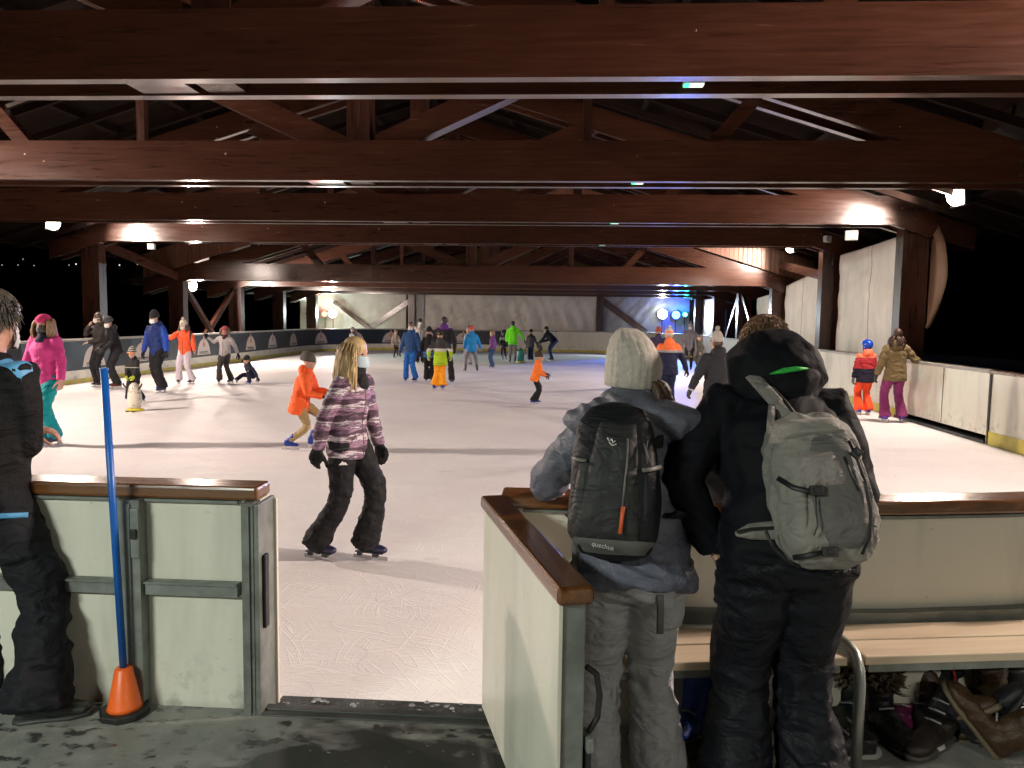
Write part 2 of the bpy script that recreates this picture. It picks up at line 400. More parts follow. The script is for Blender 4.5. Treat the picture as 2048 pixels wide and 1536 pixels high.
# near-left wall: board with steel frame on the outside
nl = board(s_n0, LTOT, 'cream board with steel frame and brown rail left of the doorway')
def frame_bits(t, s0, s1, posts, midz=.70, foot=True, o0=-.02, hw=.045):
    for s in posts:
        mb = MB(); w_ = .024 if s > LTOT-.1 or s < .1 else hw; ribbon(mb, s-w_, s+w_, o0+.002, .040, FL, ZR-.058)
        ribbon(mb, s-.010, s+.010, .039, .050, FL, ZR-.07); mb.build('post', M_GALV, t)
    ps = sorted([s0]+[p for p in posts]+[s1])
    for a, b in zip(ps, ps[1:]):
        if b-a < .2: continue
        a2 = a+.052 if a in posts else a; b2 = b-.052 if b in posts else b
        mb = MB(); ribbon(mb, a2, b2, o0+.004, .020, midz-.028, midz+.028); ribbon(mb, a2, b2, .018, .032, midz+.020, midz+.028)
        mb.build('cross_bar', M_GALV, t)
        mb = MB(); ribbon(mb, a2, b2, o0+.006, .008, ZR-.068, ZR-.057); mb.build('top_bar', M_GALV, t)
frame_bits(nl, s_n0, LTOT, [LTOT-.515, LTOT-1.65, LTOT-2.8, LTOT-4.0, LTOT-.03])
mb = MB(); mb.box(-.018, .018, -.008, .0, -.10, .10, 0); mb.box(-.012, .012, -.02, -.01, -.02, .02, 1)
lp = mb.build('latch_plate', [M_GALV, M_BLACK], nl, bevel=.003, loc=(DOOR_L-.485, Y0-.042, .93))
# jamb (end face of the left wall)
mb = MB(); mb.box(DOOR_L, DOOR_L+.02, Y0-.05, Y0+TH, FL-.2, ZR-.06); mb.build('jamb', M_GALV, nl, bevel=.003)
mb = MB(); mb.box(DOOR_L+.0, DOOR_L+.032, Y0+TH-.016, Y0+TH+.004, FL-.2, ZR-.07); mb.build('jamb_edge', M_WHITE, nl, bevel=.003)
mb = MB(); mb.box(DOOR_L+.02, DOOR_L+.035, Y0-.02, Y0+.02, .55, .85); mb.build('strike_plate', M_BLACK, nl, bevel=.004)
frame_bits(nr, 0, 3.55, [.035, 1.15, 2.45], .66)
mb = MB(); mb.box(DOOR_R-.02, DOOR_R, Y0-.05, Y0+TH, FL-.2, ZR-.06); mb.build('jamb', M_GALV, nr, bevel=.003)
# threshold
t = empty('door_threshold', (0, 0, 0), 0, 'black rubber and steel threshold in the open doorway to the ice', 'threshold')
mb = MB(); nx = 60; rr = random.Random(5)
mb.box(DOOR_L+.02, DOOR_R-.02, Y0+.035, Y0+TH+.06, -.05, FL-.03)
mb.build('rubber_mat', plain('worn_rubber', (.02, .024, .022), .5, 0, .8, 18, .6), t, bevel=.01)
mb = MB(); mb.box(DOOR_L+.02, DOOR_R-.02, Y0-.012, Y0+.03, FL-.02, FL+.012); mb.box(DOOR_L+.02, DOOR_R-.02, Y0-.05, Y0-.018, FL-.02, FL+.006); mb.build('steel_channel', plain('dark_steel', (.07, .075, .07), .5, .3), t, bevel=.003)
mb = MB()
for k in range(45):
    x = rr.uniform(DOOR_L+.04, DOOR_R-.04); y = Y0+rr.uniform(.05, TH+.05); r_ = rr.uniform(.003, .009)
    mb.ball((x, y, FL-.03), (r_*rr.uniform(1, 2), r_*rr.uniform(1, 2), r_*.6), 6, 4)
mb.build('ice_crumbs', plain('ice_crumbs', (.2, .21, .21), .4), t, kind='stuff')
# open gate, swung towards the camera
ga = Vector((-.245, Y0-.03, 0)); gb = Vector((.05, 1.98, 0)); gd = (gb-ga); GL = gd.length; gang = math.atan2(gd.y, gd.x)
t = empty('gate', ga, gang, 'open white gate with brown wooden rail swung out from the doorway', 'gate')
mb = MB(); mb.box(.01, GL-.05, -.040, -.028, .08+FL, ZR-.056); mb.box(.01, GL-.05, .028, .040, .26+FL, ZR-.056); mb.build('panel', M_WHITE, t, bevel=.002)
mb = MB(); mb.box(-.02, GL+.02, -.050, .050, ZR-.05, ZR); mb.build('rail', wood('gate_rail', (.085, .030, .008), (.21, .082, .022), .2, 'X', .5, 1.4, glints=False), t, bevel=.014, seg=3)
mb = MB(); mb.box(GL-.05, GL-.004, -.030, .034, .06+FL, ZR-.052); mb.box(0, .04, -.026, .026, .06+FL, ZR-.052)
mb.box(.04, GL-.05, -.026, .026, .06+FL, .11+FL); mb.build('frame', M_GALV, t, bevel=.004)
mb = MB(); mb.box(GL-.05, GL+.004, -.043, -.031, .02+FL, ZR-.05); mb.build('edge_trim', M_WHITE, t, bevel=.002)
mb = MB(); mb.box(GL-.06, GL+.006, .042, .054, .42, .66); mb.box(GL-.06, GL+.006, .042, .060, .66, .70, 1)
mb.tube([(GL-.03, .056, .70), (GL-.03, .081, .74), (GL-.03, .086, .80), (GL-.03, .076, .86), (GL-.03, .046, .885)], .009, 8); mb.build('latch', [M_BLACK, M_GALV], t, smooth=False, bevel=.003)
# side door in the right-hand boards (black gap below)
t = empty('rink_door', (0, 0, 0), 0, 'wide white service door with black gap below, beside the woman in the brown jacket', 'door')
mb = MB(); ribbon(mb, sd0, sd1, -TH+.01, -.02, .13, ZR-.055); mb.build('panel', M_WHITE, t)
mb = MB(); ribbon(mb, sd0, sd1, -TH-.008, .010, ZR-.055, ZR); mb.build('rail', M_GREYRAIL, t, bevel=.012)
mb = MB(); ribbon(mb, sd0, sd1, -TH-.02, 0, -.01, .05); mb.build('sill', M_BLACK, t)
mb = MB(); p, nn, d = per((sd0+sd1)/2-.2); mb.box(XR-TH+.004, XR-TH+.016, p.y-.006, p.y+.006, .14, ZR-.06)
mb.box(XR-TH-.002, XR-TH+.012, 12.06, 12.10, .0, ZR-.06); mb.build('joint', M_BLACK, t)
# --- banner with the arch emblems
def emblem_mat():
    m = NT('printed_emblem'); m.set(Base_Color=(.52, .47, .44), Roughness=.45); return m.mat
M_EMB = emblem_mat(); M_RED = plain('printed_red', (.50, .06, .05), .45, var=.2, sc=40); M_INK = plain('printed_ink', (.02, .02, .03), .5)
def on_wall(s, off, z): p, nn, d = per(s); q = p+nn*(-TH+.004-off); return (q.x, q.y, z)
def banner(t, s0, s1, ems):
    mb = MB(); ribbon(mb, s0, s1, -TH+.004, -TH+.018, .33, ZR-.06); mb.build('banner', M_BANNER, t)
    for s in ems:
        w = .50; h0, h1 = .40, .93
        vs = []; N = 12
        for i in range(N+1):
            tt = i/N; x = w*(1-2*tt); z = h0+(h1-h0)*max(0, 1-abs(2*tt-1)**2.4)**.7
            vs.append(on_wall(s+x*1.0, .006, max(z, h0+.0)))
        mb = MB(); cc = on_wall(s, .006, h0); vs.append(cc)
        mb.add(vs, [(i, i+1, N+1) for i in range(N)]); e = mb.build('emblem', M_EMB, t)
        sp = [on_wall(s+.09, .010, .76), on_wall(s, .010, 1.0), on_wall(s-.09, .010, .76), on_wall(s+.0, .010, .6)]
        mb = MB(); mb.add([on_wall(s+.13, .008, .70), on_wall(s+.02, .008, 1.03), on_wall(s-.02, .008, 1.03), on_wall(s-.13, .008, .70)], [(0, 1, 2, 3)]); mb.build('emblem_spire', M_EMB, e)
        mb = MB()
        mb.add([on_wall(s+.03, .012, .66), on_wall(s+.012, .012, .98), on_wall(s-.012, .012, .98), on_wall(s-.03, .012, .66)], [(0, 1, 2, 3)])
        mb.add([on_wall(s+.075, .013, .70), on_wall(s+.075, .013, .80), on_wall(s+.045, .013, .80), on_wall(s+.045, .013, .70)], [(0, 1, 2, 3)])
        mb.add([on_wall(s-.045, .013, .72), on_wall(s-.045, .013, .82), on_wall(s-.075, .013, .82), on_wall(s-.075, .013, .72)], [(0, 1, 2, 3)])
        mb.build('emblem_tower', M_RED, e)
        mb = MB(); rr = random.Random(int(s*10)); x = .33
        mb.add([on_wall(s+.36, .012, .43), on_wall(s+.36, .012, .445), on_wall(s-.36, .012, .445), on_wall(s-.36, .012, .43)], [(0, 1, 2, 3)])
        while x > -.3:
            ww = rr.uniform(.02, .045); hh = rr.uniform(.035, .06)
            mb.add([on_wall(s+x, .012, .465), on_wall(s+x, .012, .465+hh), on_wall(s+x-ww, .012, .465+hh), on_wall(s+x-ww, .012, .465)], [(0, 1, 2, 3)])
            x -= ww+.014
        mb.build('emblem_lettering', M_INK, e)
def near_s(u, v):
    best = None
    for i in range(1500):
        s = sbn+(s_l1-sbn)*i/1500; p = per(s)[0]
        q = CM.inverted() @ Vector((p.x, p.y, .7)); uu = 1024-F_PX*q.x/q.z
        if best is None or abs(uu-u) < best[0]: best = (abs(uu-u), s)
    return best[1]
ems = [near_s(u, 0) for u in (927, 857, 781, 710, 637, 581, 539, 495, 400, 276, 178)]
banner(b1, sbn, s_b1-.004, [s for s in ems if s < s_b1]); banner(b2, s_b1, s_l0-.004, [s for s in ems if s_b1 < s < s_l0]); banner(b3, s_l0, s_l1-.004, [s for s in ems if s > s_l0])
# ================================================================== ROOF
M_BEAM = wood('brown_glulam', (.047, .0175, .0105), (.083, .032, .0185), .18, 'X', .6)
M_BEAMY = wood('brown_glulam_lengthwise', (.042, .014, .009), (.080, .027, .016), .3, 'Y', .3)
M_POST = wood('brown_glulam_post', (.032, .012, .008), (.085, .03, .018), .3, 'Z', .3)
M_DECK = wood('roof_planks', (.006, .0032, .0025), (.016, .008, .005), .9, 'X', 0, .6, glints=False, spec=.08)
M_DARKW = wood('dark_roof_wood', (.007, .0035, .0025), (.018, .008, .005), .8, 'Y', 0, 1, glints=False, spec=.1)
M_STEEL = plain('bolt_steel', (.05, .05, .05), .4, .7)
TY = lambda n: 6.366+4.7194*(n-1)
CX0, CX1 = -12.51, 6.665; XC = (CX0+CX1)/2; HALF = (CX1-CX0)/2
ZH, ZL = 3.70, 2.893; CH = .55; SLOPE = .31; RISE = 2.33
def truss(n, zb, label, hi=True):
    y = TY(n); t = empty('roof_truss', (XC, y, zb), 0, label, 'roof truss', 'timber trusses across the rink')
    for k, (a, b) in enumerate(((0, .13), (.48, .61))):
        mb = MB(); mb.box(-HALF-.55, HALF+.55, a, b, 0, CH)
        if k == 0:
            for sx in (-1, 1):
                for zz in (.1, .28, .46):
                    for xx in (HALF-.55, HALF+.15): mb.tube([(sx*xx, -.012, zz), (sx*xx, .0, zz)], .022, 8, 1)
        mb.build('bottom_chord', [M_BEAM, M_STEEL], t)
    for sx in (-1, 1):
        for a, b in ((.002, .128), (.482, .608)):
            x1 = HALF+1.3; mb = MB(); zu = CH+RISE
            P = [(0, zu), (0, zu+.46), (sx*x1, zu+.46-SLOPE*x1), (sx*x1, zu-SLOPE*x1)]
            # keep clear of the chord where they overlap: set 2 mm back
            vs = [(x, a, z) for x, z in P]+[(x, b, z) for x, z in P]
            mb.add(vs, [(0, 1, 2, 3), (7, 6, 5, 4), (0, 4, 5, 1), (1, 5, 6, 2), (2, 6, 7, 3), (3, 7, 4, 0)])
            mb.build('rafter', M_BEAM, t)
        # main diagonal and short strut, in the gap between the chord members
        mb = MB(); mb.bar((sx*.1, .305, CH-.12), (sx*3.55, .305, CH+1.42), .3, .32, (0, 0, 1)); mb.build('diagonal', M_BEAM, t)
        mb = MB(); mb.bar((sx*4.75, .305, CH-.3), (sx*5.75, .305, CH+.85), .2, .2, (0, 0, 1)); mb.build('strut', M_BEAM, t)
        mb = MB(); mb.bar((sx*3.25, .305, CH-.3), (sx*3.25, .305, CH+1.5), .12, .12, (0, 1, 0)); mb.build('hanger', M_POST, t)
    mb = MB(); mb.box(-.165, .165, .14, .47, -.0+.02, CH+RISE+.3); mb.build('king_post', M_POST, t)
    mb = MB(); mb.box(-.75, -.25, .135, .475, .012, .10); mb.build('packing_block', M_BEAM, t)
    return t
tl = {0: 'timber truss above and behind the viewer, out of frame', 1: 'nearest dark timber truss running across the top of the picture', 2: 'second timber truss with pinkish lit left end', 3: 'third timber truss, right end lit by the right floodlight', 4: 'fourth timber truss, left end brightly lit by the left floodlight',
      5: 'first truss of the lower roof with lit right end, below the gable boards', 6: 'second truss of the lower roof, a thin line under the first', 7: 'third truss of the lower roof, just above the back tarpaulin', 8: 'last timber truss touching the top of the back tarpaulin'}
for n in range(0, 9): truss(n, ZH if n < 5 else ZL, tl[n])
cl = {}
for n in range(0, 10):
    for sx, x in ((-1, CX0), (1, CX1)):
        zt = (ZH if n < 5 else ZL)+CH-.05; y = TY(n)
        t = empty('column', (x+sx*.25, y+.305, 0), 0, None, 'column', 'timber columns along the rink')
        wd = {0: 'behind the viewer', 1: 'outside the frame beside the nearest truss', 2: 'under the second truss', 3: 'under the third truss', 4: 'under the fourth truss', 5: 'under the first truss of the lower roof', 6: 'under the second low truss', 7: 'under the third low truss', 8: 'under the last truss', 9: 'at the back corner'}[n]
        t['label'] = ('left' if sx < 0 else 'right')+' hand brown timber column '+wd
        mb = MB(); mb.box(-.25, .25, -.17, .17, -.3, zt); mb.build('shaft', M_POST, t)
        mb = MB(); mb.box(-.26, .26, -.18, .18, -.3, .38); mb.build('steel_shoe', M_STEEL, t, bevel=.004)
def roof(y0, y1, zb, label, npur=9):
    t = empty('roof', (XC, 0, zb), 0, label, 'roof')
    for sx in (-1, 1):
        x1 = HALF+2.0; z0 = CH+RISE+.46+.15
        mb = MB(); P = [(0, z0+.004), (0, z0+.10), (sx*x1, z0+.10-SLOPE*x1), (sx*x1, z0-SLOPE*x1)]
        vs = [(x, y0, z) for x, z in P]+[(x, y1, z) for x, z in P]
        mb.add(vs, [(0, 1, 2, 3), (7, 6, 5, 4), (0, 4, 5, 1), (1, 5, 6, 2), (2, 6, 7, 3), (3, 7, 4, 0)]); mb.build('deck', M_DECK, t)
        for k in range(npur):
            x = .25+k*(x1-.5)/(npur-1); mb = MB(); zc = z0-.08-SLOPE*x
            mb.bar((sx*x, y0+.02, zc), (sx*x, y1-.02, zc), .09, .142, (SLOPE*sx, 0, 1)); mb.build('purlin', M_DARKW, t)
        for k in range(int((y1-y0)/1.18)):
            yy = y0+.6+k*1.18
            if any(-.1 < yy-TY(n) < .75 for n in range(-1, 11)): continue
            mb = MB(); mb.bar((sx*.1, yy, z0-.22-SLOPE*.1), (sx*(x1-.2), yy, z0-.22-SLOPE*(x1-.2)), .07, .12, (0, 0, 1)); mb.build('small_rafter', M_DARKW, t)
    return t
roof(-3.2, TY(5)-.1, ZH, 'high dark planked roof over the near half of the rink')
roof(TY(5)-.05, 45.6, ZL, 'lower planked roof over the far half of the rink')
# step between the roofs: vertical boarding above the low roof
def cladding(dark, light, per_m, name):
    m = NT(name); s = m.n('SeparateXYZ'); m.l(m.coord(), s.inputs[0])
    w = m.math('FRACT', m.math('MULTIPLY', s.outputs[0], per_m)); g = m.noise(m.coord(scale=(9, 9, .7)), 2, 5)
    c = m.mix(m.ramp(g, [(.3, 0), (.7, 1)]), dark, light); c = m.mix(m.ramp(w, [(.0, 1), (.10, 0), (.93, 0), (1, 1)]), c, tuple(q*.3 for q in dark))
    m.set(Base_Color=c, Roughness=.5); m.l(m.bump(m.ramp(w, [(0, 0), (.12, 1), (.9, 1), (1, 0)]), .6, .012), m.p.inputs['Normal']); return m.mat
t = empty('gable_step', (XC, TY(5), 0), 0, 'vertical brown boarding that closes the step between high and low roof', 'gable')
x1 = HALF+1.2; zz0 = ZL+CH+RISE+.5; zz1 = ZH+CH+RISE+.6
for sx in (-1, 1):
    mb = MB(); P = [(0, zz0), (0, zz1), (sx*x1, zz1-SLOPE*x1), (sx*x1, zz0-SLOPE*x1)]
    vs = [(x, -.10, z) for x, z in P]+[(x, -.13, z) for x, z in P]
    mb.add(vs, [(0, 1, 2, 3), (7, 6, 5, 4), (0, 4, 5, 1), (1, 5, 6, 2), (2, 6, 7, 3), (3, 7, 4, 0)]); mb.build('boarding', cladding((.09, .035, .02), (.2, .085, .045), 7, 'gable_boards'), t)
# far gable, ochre
t = empty('gable_wall', (XC, 44.9, 0), 0, 'ochre corrugated gable wall seen far back between the roof timbers', 'gable')
mb = MB(); z0 = ZL+.3; zt = ZL+CH+RISE+.5
mb.add([(-HALF-.5, 0, z0), (HALF+.5, 0, z0), (HALF+.5, 0, zt-SLOPE*HALF), (0, 0, zt), (-HALF-.5, 0, zt-SLOPE*HALF)]+[(-HALF-.5, .1, z0), (HALF+.5, .1, z0), (HALF+.5, .1, zt-SLOPE*HALF), (0, .1, zt), (-HALF-.5, .1, zt-SLOPE*HALF)],
       [(4, 3, 2, 1, 0), (5, 6, 7, 8, 9), (0, 1, 6, 5), (1, 2, 7, 6), (2, 3, 8, 7), (3, 4, 9, 8), (4, 0, 5, 9)])
mb.build('sheeting', cladding((.42, .25, .05), (.58, .36, .09), 5, 'ochre_sheeting'), t)
for x in (-1.2, -.0, 1.2, 2.4):
    mb = MB(); mb.box(x-.06, x+.06, -.14, -.01, z0, zt-SLOPE*abs(x)-.1); mb.build('stud', M_POST, t)
mb = MB(); mb.box(-1, 1, -.26, -.2, z0-.1, z0)
# eaves beams running lengthwise
for sx, nm in ((-1, 'left'), (1, 'right')):
    x = XC+sx*(HALF+.25)
    o = MB().box(x-.09, x+.09, -3, TY(5), ZH+CH+.01, ZH+CH+.25).build('eaves_beam', M_BEAMY); tag(o, 'high %s eaves beam running along the tops of the columns' % nm, 'beam')
    o = MB().box(x-.09, x+.09, TY(5)+.05, 45, ZL+CH+.01, ZL+CH+.2).build('eaves_beam', M_BEAMY); tag(o, 'low %s eaves beam running along the far columns' % nm, 'beam')
# braces between columns
def brace(a, b, w, h, label, m=M_BEAMY):
    o = MB().bar(a, b, w, h).build('brace', m); tag(o, label, 'brace'); return o
xl = CX0-.16; xr = CX1+.16
brace((xl, TY(4)+.5, ZH-.02), (xl, TY(5)+.1, ZL+.1), .14, .24, 'slanting brace from the left column of the fourth truss down to the low roof')
brace((xl, TY(5)+.5, 2.75), (xl, TY(5)+2.7, ZR-.1), .14, .16, 'left arm of the crossed braces behind the white bobble hat')
brace((xl-.1, TY(6)+.1, 2.75), (xl-.1, TY(5)+2.3, ZR-.1), .14, .2, 'right arm of the crossed braces above the grey jacket skater')
brace((xr, TY(4)+.5, 3.0), (xr, TY(5)+.1, ZH-.1), .14, .24, 'right slanting brace above the far tarpaulin')
brace((xr-.05, TY(6)+.5, 2.75), (xr-.05, TY(6)+2.6, ZR-.1), .13, .15, 'right side crossed brace, left arm, lit blue')
brace((xr-.05, TY(6)-.1, 2.75), (xr-.05, TY(5)+2.2, ZR-.1), .13, .15, 'right side crossed brace, right arm, lit blue')
# ================================================================== PEOPLE
def remeshed(mb, name, mats, parent, voxel=.016, smooth=4, disp=None, rem=True):
    me = mb.mesh(name+'_raw'); o = bpy.data.objects.new('tmp', me); COL.objects.link(o)
    if rem:
        m = o.modifiers.new('r', 'REMESH'); m.mode = 'VOXEL'; m.voxel_size = voxel; m.adaptivity = 0
    m = o.modifiers.new('s', 'SMOOTH'); m.factor = .5; m.iterations = smooth
    dg = bpy.context.evaluated_depsgraph_get(); ev = o.evaluated_get(dg); out = bpy.data.meshes.new_from_object(ev)
    bpy.data.objects.remove(o); bpy.data.meshes.remove(me)
    if disp:
        n = len(out.vertices); co = np.empty(n*3, 'f'); out.vertices.foreach_get('co', co); co = co.reshape(-1, 3)
        nr = np.empty(n*3, 'f'); out.vertex_normals.foreach_get('vector', nr); nr = nr.reshape(-1, 3)
        d = np.array([disp(Vector(c)) for c in co.tolist()], 'f'); co += nr*d[:, None]
        out.vertices.foreach_set('co', co.ravel()); out.update()
    out.name = name; out.materials.clear()
    if not isinstance(mats, (list, tuple)): mats = [mats]
    for m in mats: out.materials.append(m)
    out.polygons.foreach_set('use_smooth', [True]*len(out.polygons))
    o = bpy.data.objects.new(name, out); COL.objects.link(o); o.parent = parent; return o
def folds(amp, fx=7, fz=16, seed=0, diag=.4):
    def f(p):
        q = Vector((p.x*fx+seed, p.y*fx-seed, (p.z+diag*p.x)*fz))
        w = noise.noise(q*.22)*.9
        a = noise.noise(q+Vector((w*3, 0, w*4)))
        b = noise.noise(Vector((p.x*fx*2.1-seed, p.y*fx*2.1, (p.z-diag*p.x*.8)*fz*1.9)))
        return amp*((1-2.6*abs(a))*.75+b*.45)*(1+w)
    return f
from mathutils.bvhtree import BVHTree
def bvh(o):
    me = o.data; n = len(me.vertices); co = np.empty(n*3, 'f'); me.vertices.foreach_get('co', co)
    return BVHTree.FromPolygons([tuple(c) for c in co.reshape(-1, 3).tolist()], [tuple(p.vertices) for p in me.polygons])
def snap(tree, pts, d, off=.003, far=.5):
    """drop points onto a garment's surface, coming from outside along -d"""
    out = []; d = Vector(d).normalized()
    for p in pts:
        p = Vector(p); h = tree.ray_cast(p+d*far, -d, far*2)
        out.append((h[0]+d*off) if h[0] is not None else p)
    return out
def seam(o, parent, tree, a, b, d, mat, name, r=.004, n=12, off=.001):
    a = Vector(a); b = Vector(b); P = snap(tree, [a.lerp(b, i/n) for i in range(n+1)], d, off)
    m = MB(); m.tube(P, r, 5); return m.build(name, mat, parent, smooth=True)
def ik(a, t, l1, l2, pole):
    a = Vector(a); t = Vector(t); d = t-a; L = min(d.length, (l1+l2)*.995); L = max(L, abs(l1-l2)*1.02+1e-4)
    u = d.normalized(); t2 = a+u*L; x = (l1*l1-l2*l2+L*L)/(2*L); h = math.sqrt(max(0, l1*l1-x*x))
    pv = Vector(pole); pv = pv-u*pv.dot(u); pv = pv.normalized() if pv.length > 1e-5 else u.orthogonal().normalized()
    return a+u*x+pv*h, t2
def hand(mb, wr, dr, up, s, side, curl=.5, thick=1.0, mi=0):
    """palm plus five separate bent fingers; dr along the hand, up = back of the hand"""
    dr = Vector(dr).normalized(); up = Vector(up); up = (up-dr*up.dot(dr)).normalized(); sd = dr.cross(up)*side
    mb.tube([wr-dr*.01*s, wr+dr*.03*s, wr+dr*.07*s, wr+dr*.092*s], [(.027*s*thick, .019*s*thick), (.038*s*thick, .018*s*thick), (.042*s*thick, .016*s*thick), (.036*s*thick, .012*s*thick)], 10, mi, side=sd)
    for i, (off, ln) in enumerate(((-.030, .070), (-.010, .080), (.011, .074), (.030, .058))):
        b = wr+dr*.085*s+sd*off*s; c = curl*(1+.12*i); pts = [b]; a = 0
        for k, f in enumerate((.45, .32, .23)):
            a += c*(.9, 1.0, .7)[k]; pts.append(pts[-1]+(dr*math.cos(a)-up*math.sin(a))*ln*f*s)
        mb.tube(pts, [.0095*s*thick, .009*s*thick, .0085*s*thick, .006*s*thick], 7, mi, side=sd)
    b = wr+dr*.025*s-sd*.032*s
    mb.tube([b, b+(dr*.5-sd*.7-up*.15)*.032*s, b+(dr*.9-sd*.75-up*.45)*.058*s, b+(dr*1.3-sd*.6-up*.8)*.072*s], [.013*s*thick, .0115*s*thick, .010*s*thick, .007*s*thick], 7, mi)
HEAD = [(0, .020, .020, .052), (.012, .036, .036, .046), (.035, .050, .054, .030), (.065, .060, .072, .014), (.095, .067, .084, .004), (.13, .073, .093, -.002), (.16, .0745, .095, -.006), (.19, .070, .089, -.008), (.215, .056, .071, -.008), (.230, .034, .044, -.008), (.2365, .012, .016, -.008)]
SKIN = [plain('skin_fair', (.50, .30, .22), .5, 0, .06, 20, .05), plain('skin_ruddy', (.46, .25, .18), .5, 0, .08, 20, .05)]
def hairm(name, col): return _hair(name, col)
@cached
def _hair(name, col):
    m = NT(name); g = m.noise(m.coord(scale=(60, 60, 5)), 1.4, 3, .6)
    m.set(Base_Color=m.ramp(g, [(.3, tuple(c*.5 for c in col)), (.7, tuple(min(1, c*1.35) for c in col))]), Roughness=.42)
    m.l(m.bump(g, .6, .01), m.p.inputs['Normal']); return m.mat
def person(label, loc, H=1.7, face=180, feet=((-.10, 0, 0, 0), (.10, 0, 0, 0)), pel=(0, 0, -.01), lean=4, slean=0, twist=0, head=(0, 0, 0), hands=(None, None), curl=.45,
           jacket=None, pants=None, shoes=('skate', (.02, .02, .04)), hat=None, hair=None, mask=None, gloves=None, scarf=None, voxel=.02, group='skaters on the ice', near=False, skin=0, neck_fwd=0, elbow=None, knee=(0, 1, 0), extra=None, seedk=0, handdir=None, legs=True):
    hk = 1+max(0, 1.62-H)*.75; s = H/(1.46+.30*hk)
    t = empty('person', loc, R(face), label, 'person', group)
    V = Vector
    sk = .055 if shoes and shoes[0] == 'skate' else .0
    P = V((pel[0], pel[1], .915+pel[2]))*s+V((0, 0, sk))
    Rl = Matrix.Rotation(R(slean), 3, 'Y') @ Matrix.Rotation(-R(lean), 3, 'X') @ Matrix.Rotation(R(twist), 3, 'Z')
    u = Rl @ V((0, 0, 1)); r = Rl @ V((1, 0, 0)); f = Rl @ V((0, 1, 0))
    ws = 1.0 if H > 1.4 else .95
    waist = P+u*.16*s; chest = P+u*.36*s+f*.01*s; neckb = P+u*.52*s+f*neck_fwd*s
    sh = [neckb-u*.055*s-r*.175*s*ws, neckb-u*.055*s+r*.175*s*ws]
    # legs
    hip = [P-r*.085*s-u*.02*s, P+r*.085*s-u*.02*s]; ank = []; kn = []
    for i in (0, 1):
        fx, fy, fyaw = feet[i][:3]; fz = feet[i][3] if len(feet[i]) > 3 else 0
        tgt = V((fx*s, fy*s, (.085+fz)*s+sk)); pole = Matrix.Rotation(-R(fyaw)*.6, 3, 'Z') @ V(knee)
        k, a = ik(hip[i], tgt, .435*s, .43*s, pole); kn.append(k); ank.append(a)
    # arms
    el = []; wr = []
    for i in (0, 1):
        sg = -1 if i == 0 else 1
        tgt = hands[i]
        if tgt is None: tgt = sh[i]+(r*sg*.10-u*.0+f*.03)*s+V((0, 0, -.485*s))
        else: tgt = V(tgt)*s+V((0, 0, sk))
        pl = elbow[i] if elbow and elbow[i] else (sg*.5, -.9, -.3)
        e, w = ik(sh[i], tgt, .29*s, .255*s, pl); el.append(e); wr.append(w)
    # head frame
    hy, hp, hr = head
    nd = (Matrix.Rotation(-R(lean+hp)*.55, 3, 'X') @ V((0, 0, 1)))
    hb = neckb+nd*.055*s
    HM = Matrix.Translation(hb) @ Matrix.Rotation(R(hy), 4, 'Z') @ Matrix.Rotation(R(hr), 4, 'Y') @ Matrix.Rotation(-R(hp), 4, 'X') @ Matrix.Scale(s*hk, 4)
    hp_ = lambda x, y, z: HM @ V((x, y, z))
    # --- body: one continuous surface
    b = MB(); bulk = .84
    vs = []; n = 20
    for z, rx, ry, yo in HEAD:
        for j in range(n):
            a = 2*math.pi*j/n; vs.append(hp_(math.cos(a)*rx, yo+math.sin(a)*ry, z))
    fs = [(i*n+j, i*n+(j+1) % n, (i+1)*n+(j+1) % n, (i+1)*n+j) for i in range(len(HEAD)-1) for j in range(n)]+[tuple(range(n-1, -1, -1)), tuple((len(HEAD)-1)*n+j for j in range(n))]
    b.add(vs, fs)
    hs = s*hk
    b.tube([hp_(0, .088, .125), hp_(0, .104, .095), hp_(0, .108, .083), hp_(0, .088, .078)], [(.008*hs, .006*hs), (.012*hs, .01*hs), (.016*hs, .011*hs), (.009*hs, .006*hs)], 8)
    for sg in (-1, 1):
        b.ball(hp_(sg*.076, -.004, .105), (.009*hs, .018*hs, .03*hs), 8, 6)
        b.ball(hp_(sg*.034, .074, .062), (.02*hs, .02*hs, .024*hs), 8, 6)
    b.tube([hp_(-.028, .086, .136), hp_(0, .093, .138), hp_(.028, .086, .136)], .011*hs, 7)
    b.tube([hp_(-.022, .078, .052), hp_(0, .089, .052), hp_(.022, .078, .052)], .009*hs, 7)
    b.tube([neckb-u*.06*s, neckb+nd*.03*s, hp_(0, -.012, .05)], [.075*s, .056*s, .055*s], 12, side=r)
    b.tube([P-u*.09*s, P, waist, chest, neckb-u*.07*s, neckb-u*.0*s], [(.11*s, .09*s), (.15*s, .11*s), (.13*s, .10*s), (.155*s, .11*s), (.14*s, .085*s), (.06*s, .06*s)], 14, side=r)
    for i in (0, 1):
        sg = -1 if i == 0 else 1
        b.tube([neckb-u*.07*s+r*sg*.08*s, sh[i], sh[i].lerp(el[i], .5), el[i], el[i].lerp(wr[i], .5), wr[i]], [.05*s, .052*s, .044*s, .036*s, .034*s, .025*s], 10)
        hd = (wr[i]-el[i]).normalized()
        if handdir and handdir[i]: hd = V(handdir[i]).normalized()
        upv = V((sg, .1, .2)) if abs(hd.z) > .6 else V((0, 0, 1))
        if not gloves: hand(b, wr[i], hd, upv, s*(1 if H > 1.5 else 1.1), sg, curl)
        else: b.tube([wr[i], wr[i]+hd*.07*s], [.025*s, .02*s], 8)
        if legs: b.tube([hip[i], hip[i].lerp(kn[i], .5), kn[i], kn[i].lerp(ank[i], .4), ank[i]], [.085*s, .072*s, .052*s, .05*s, .035*s], 10)
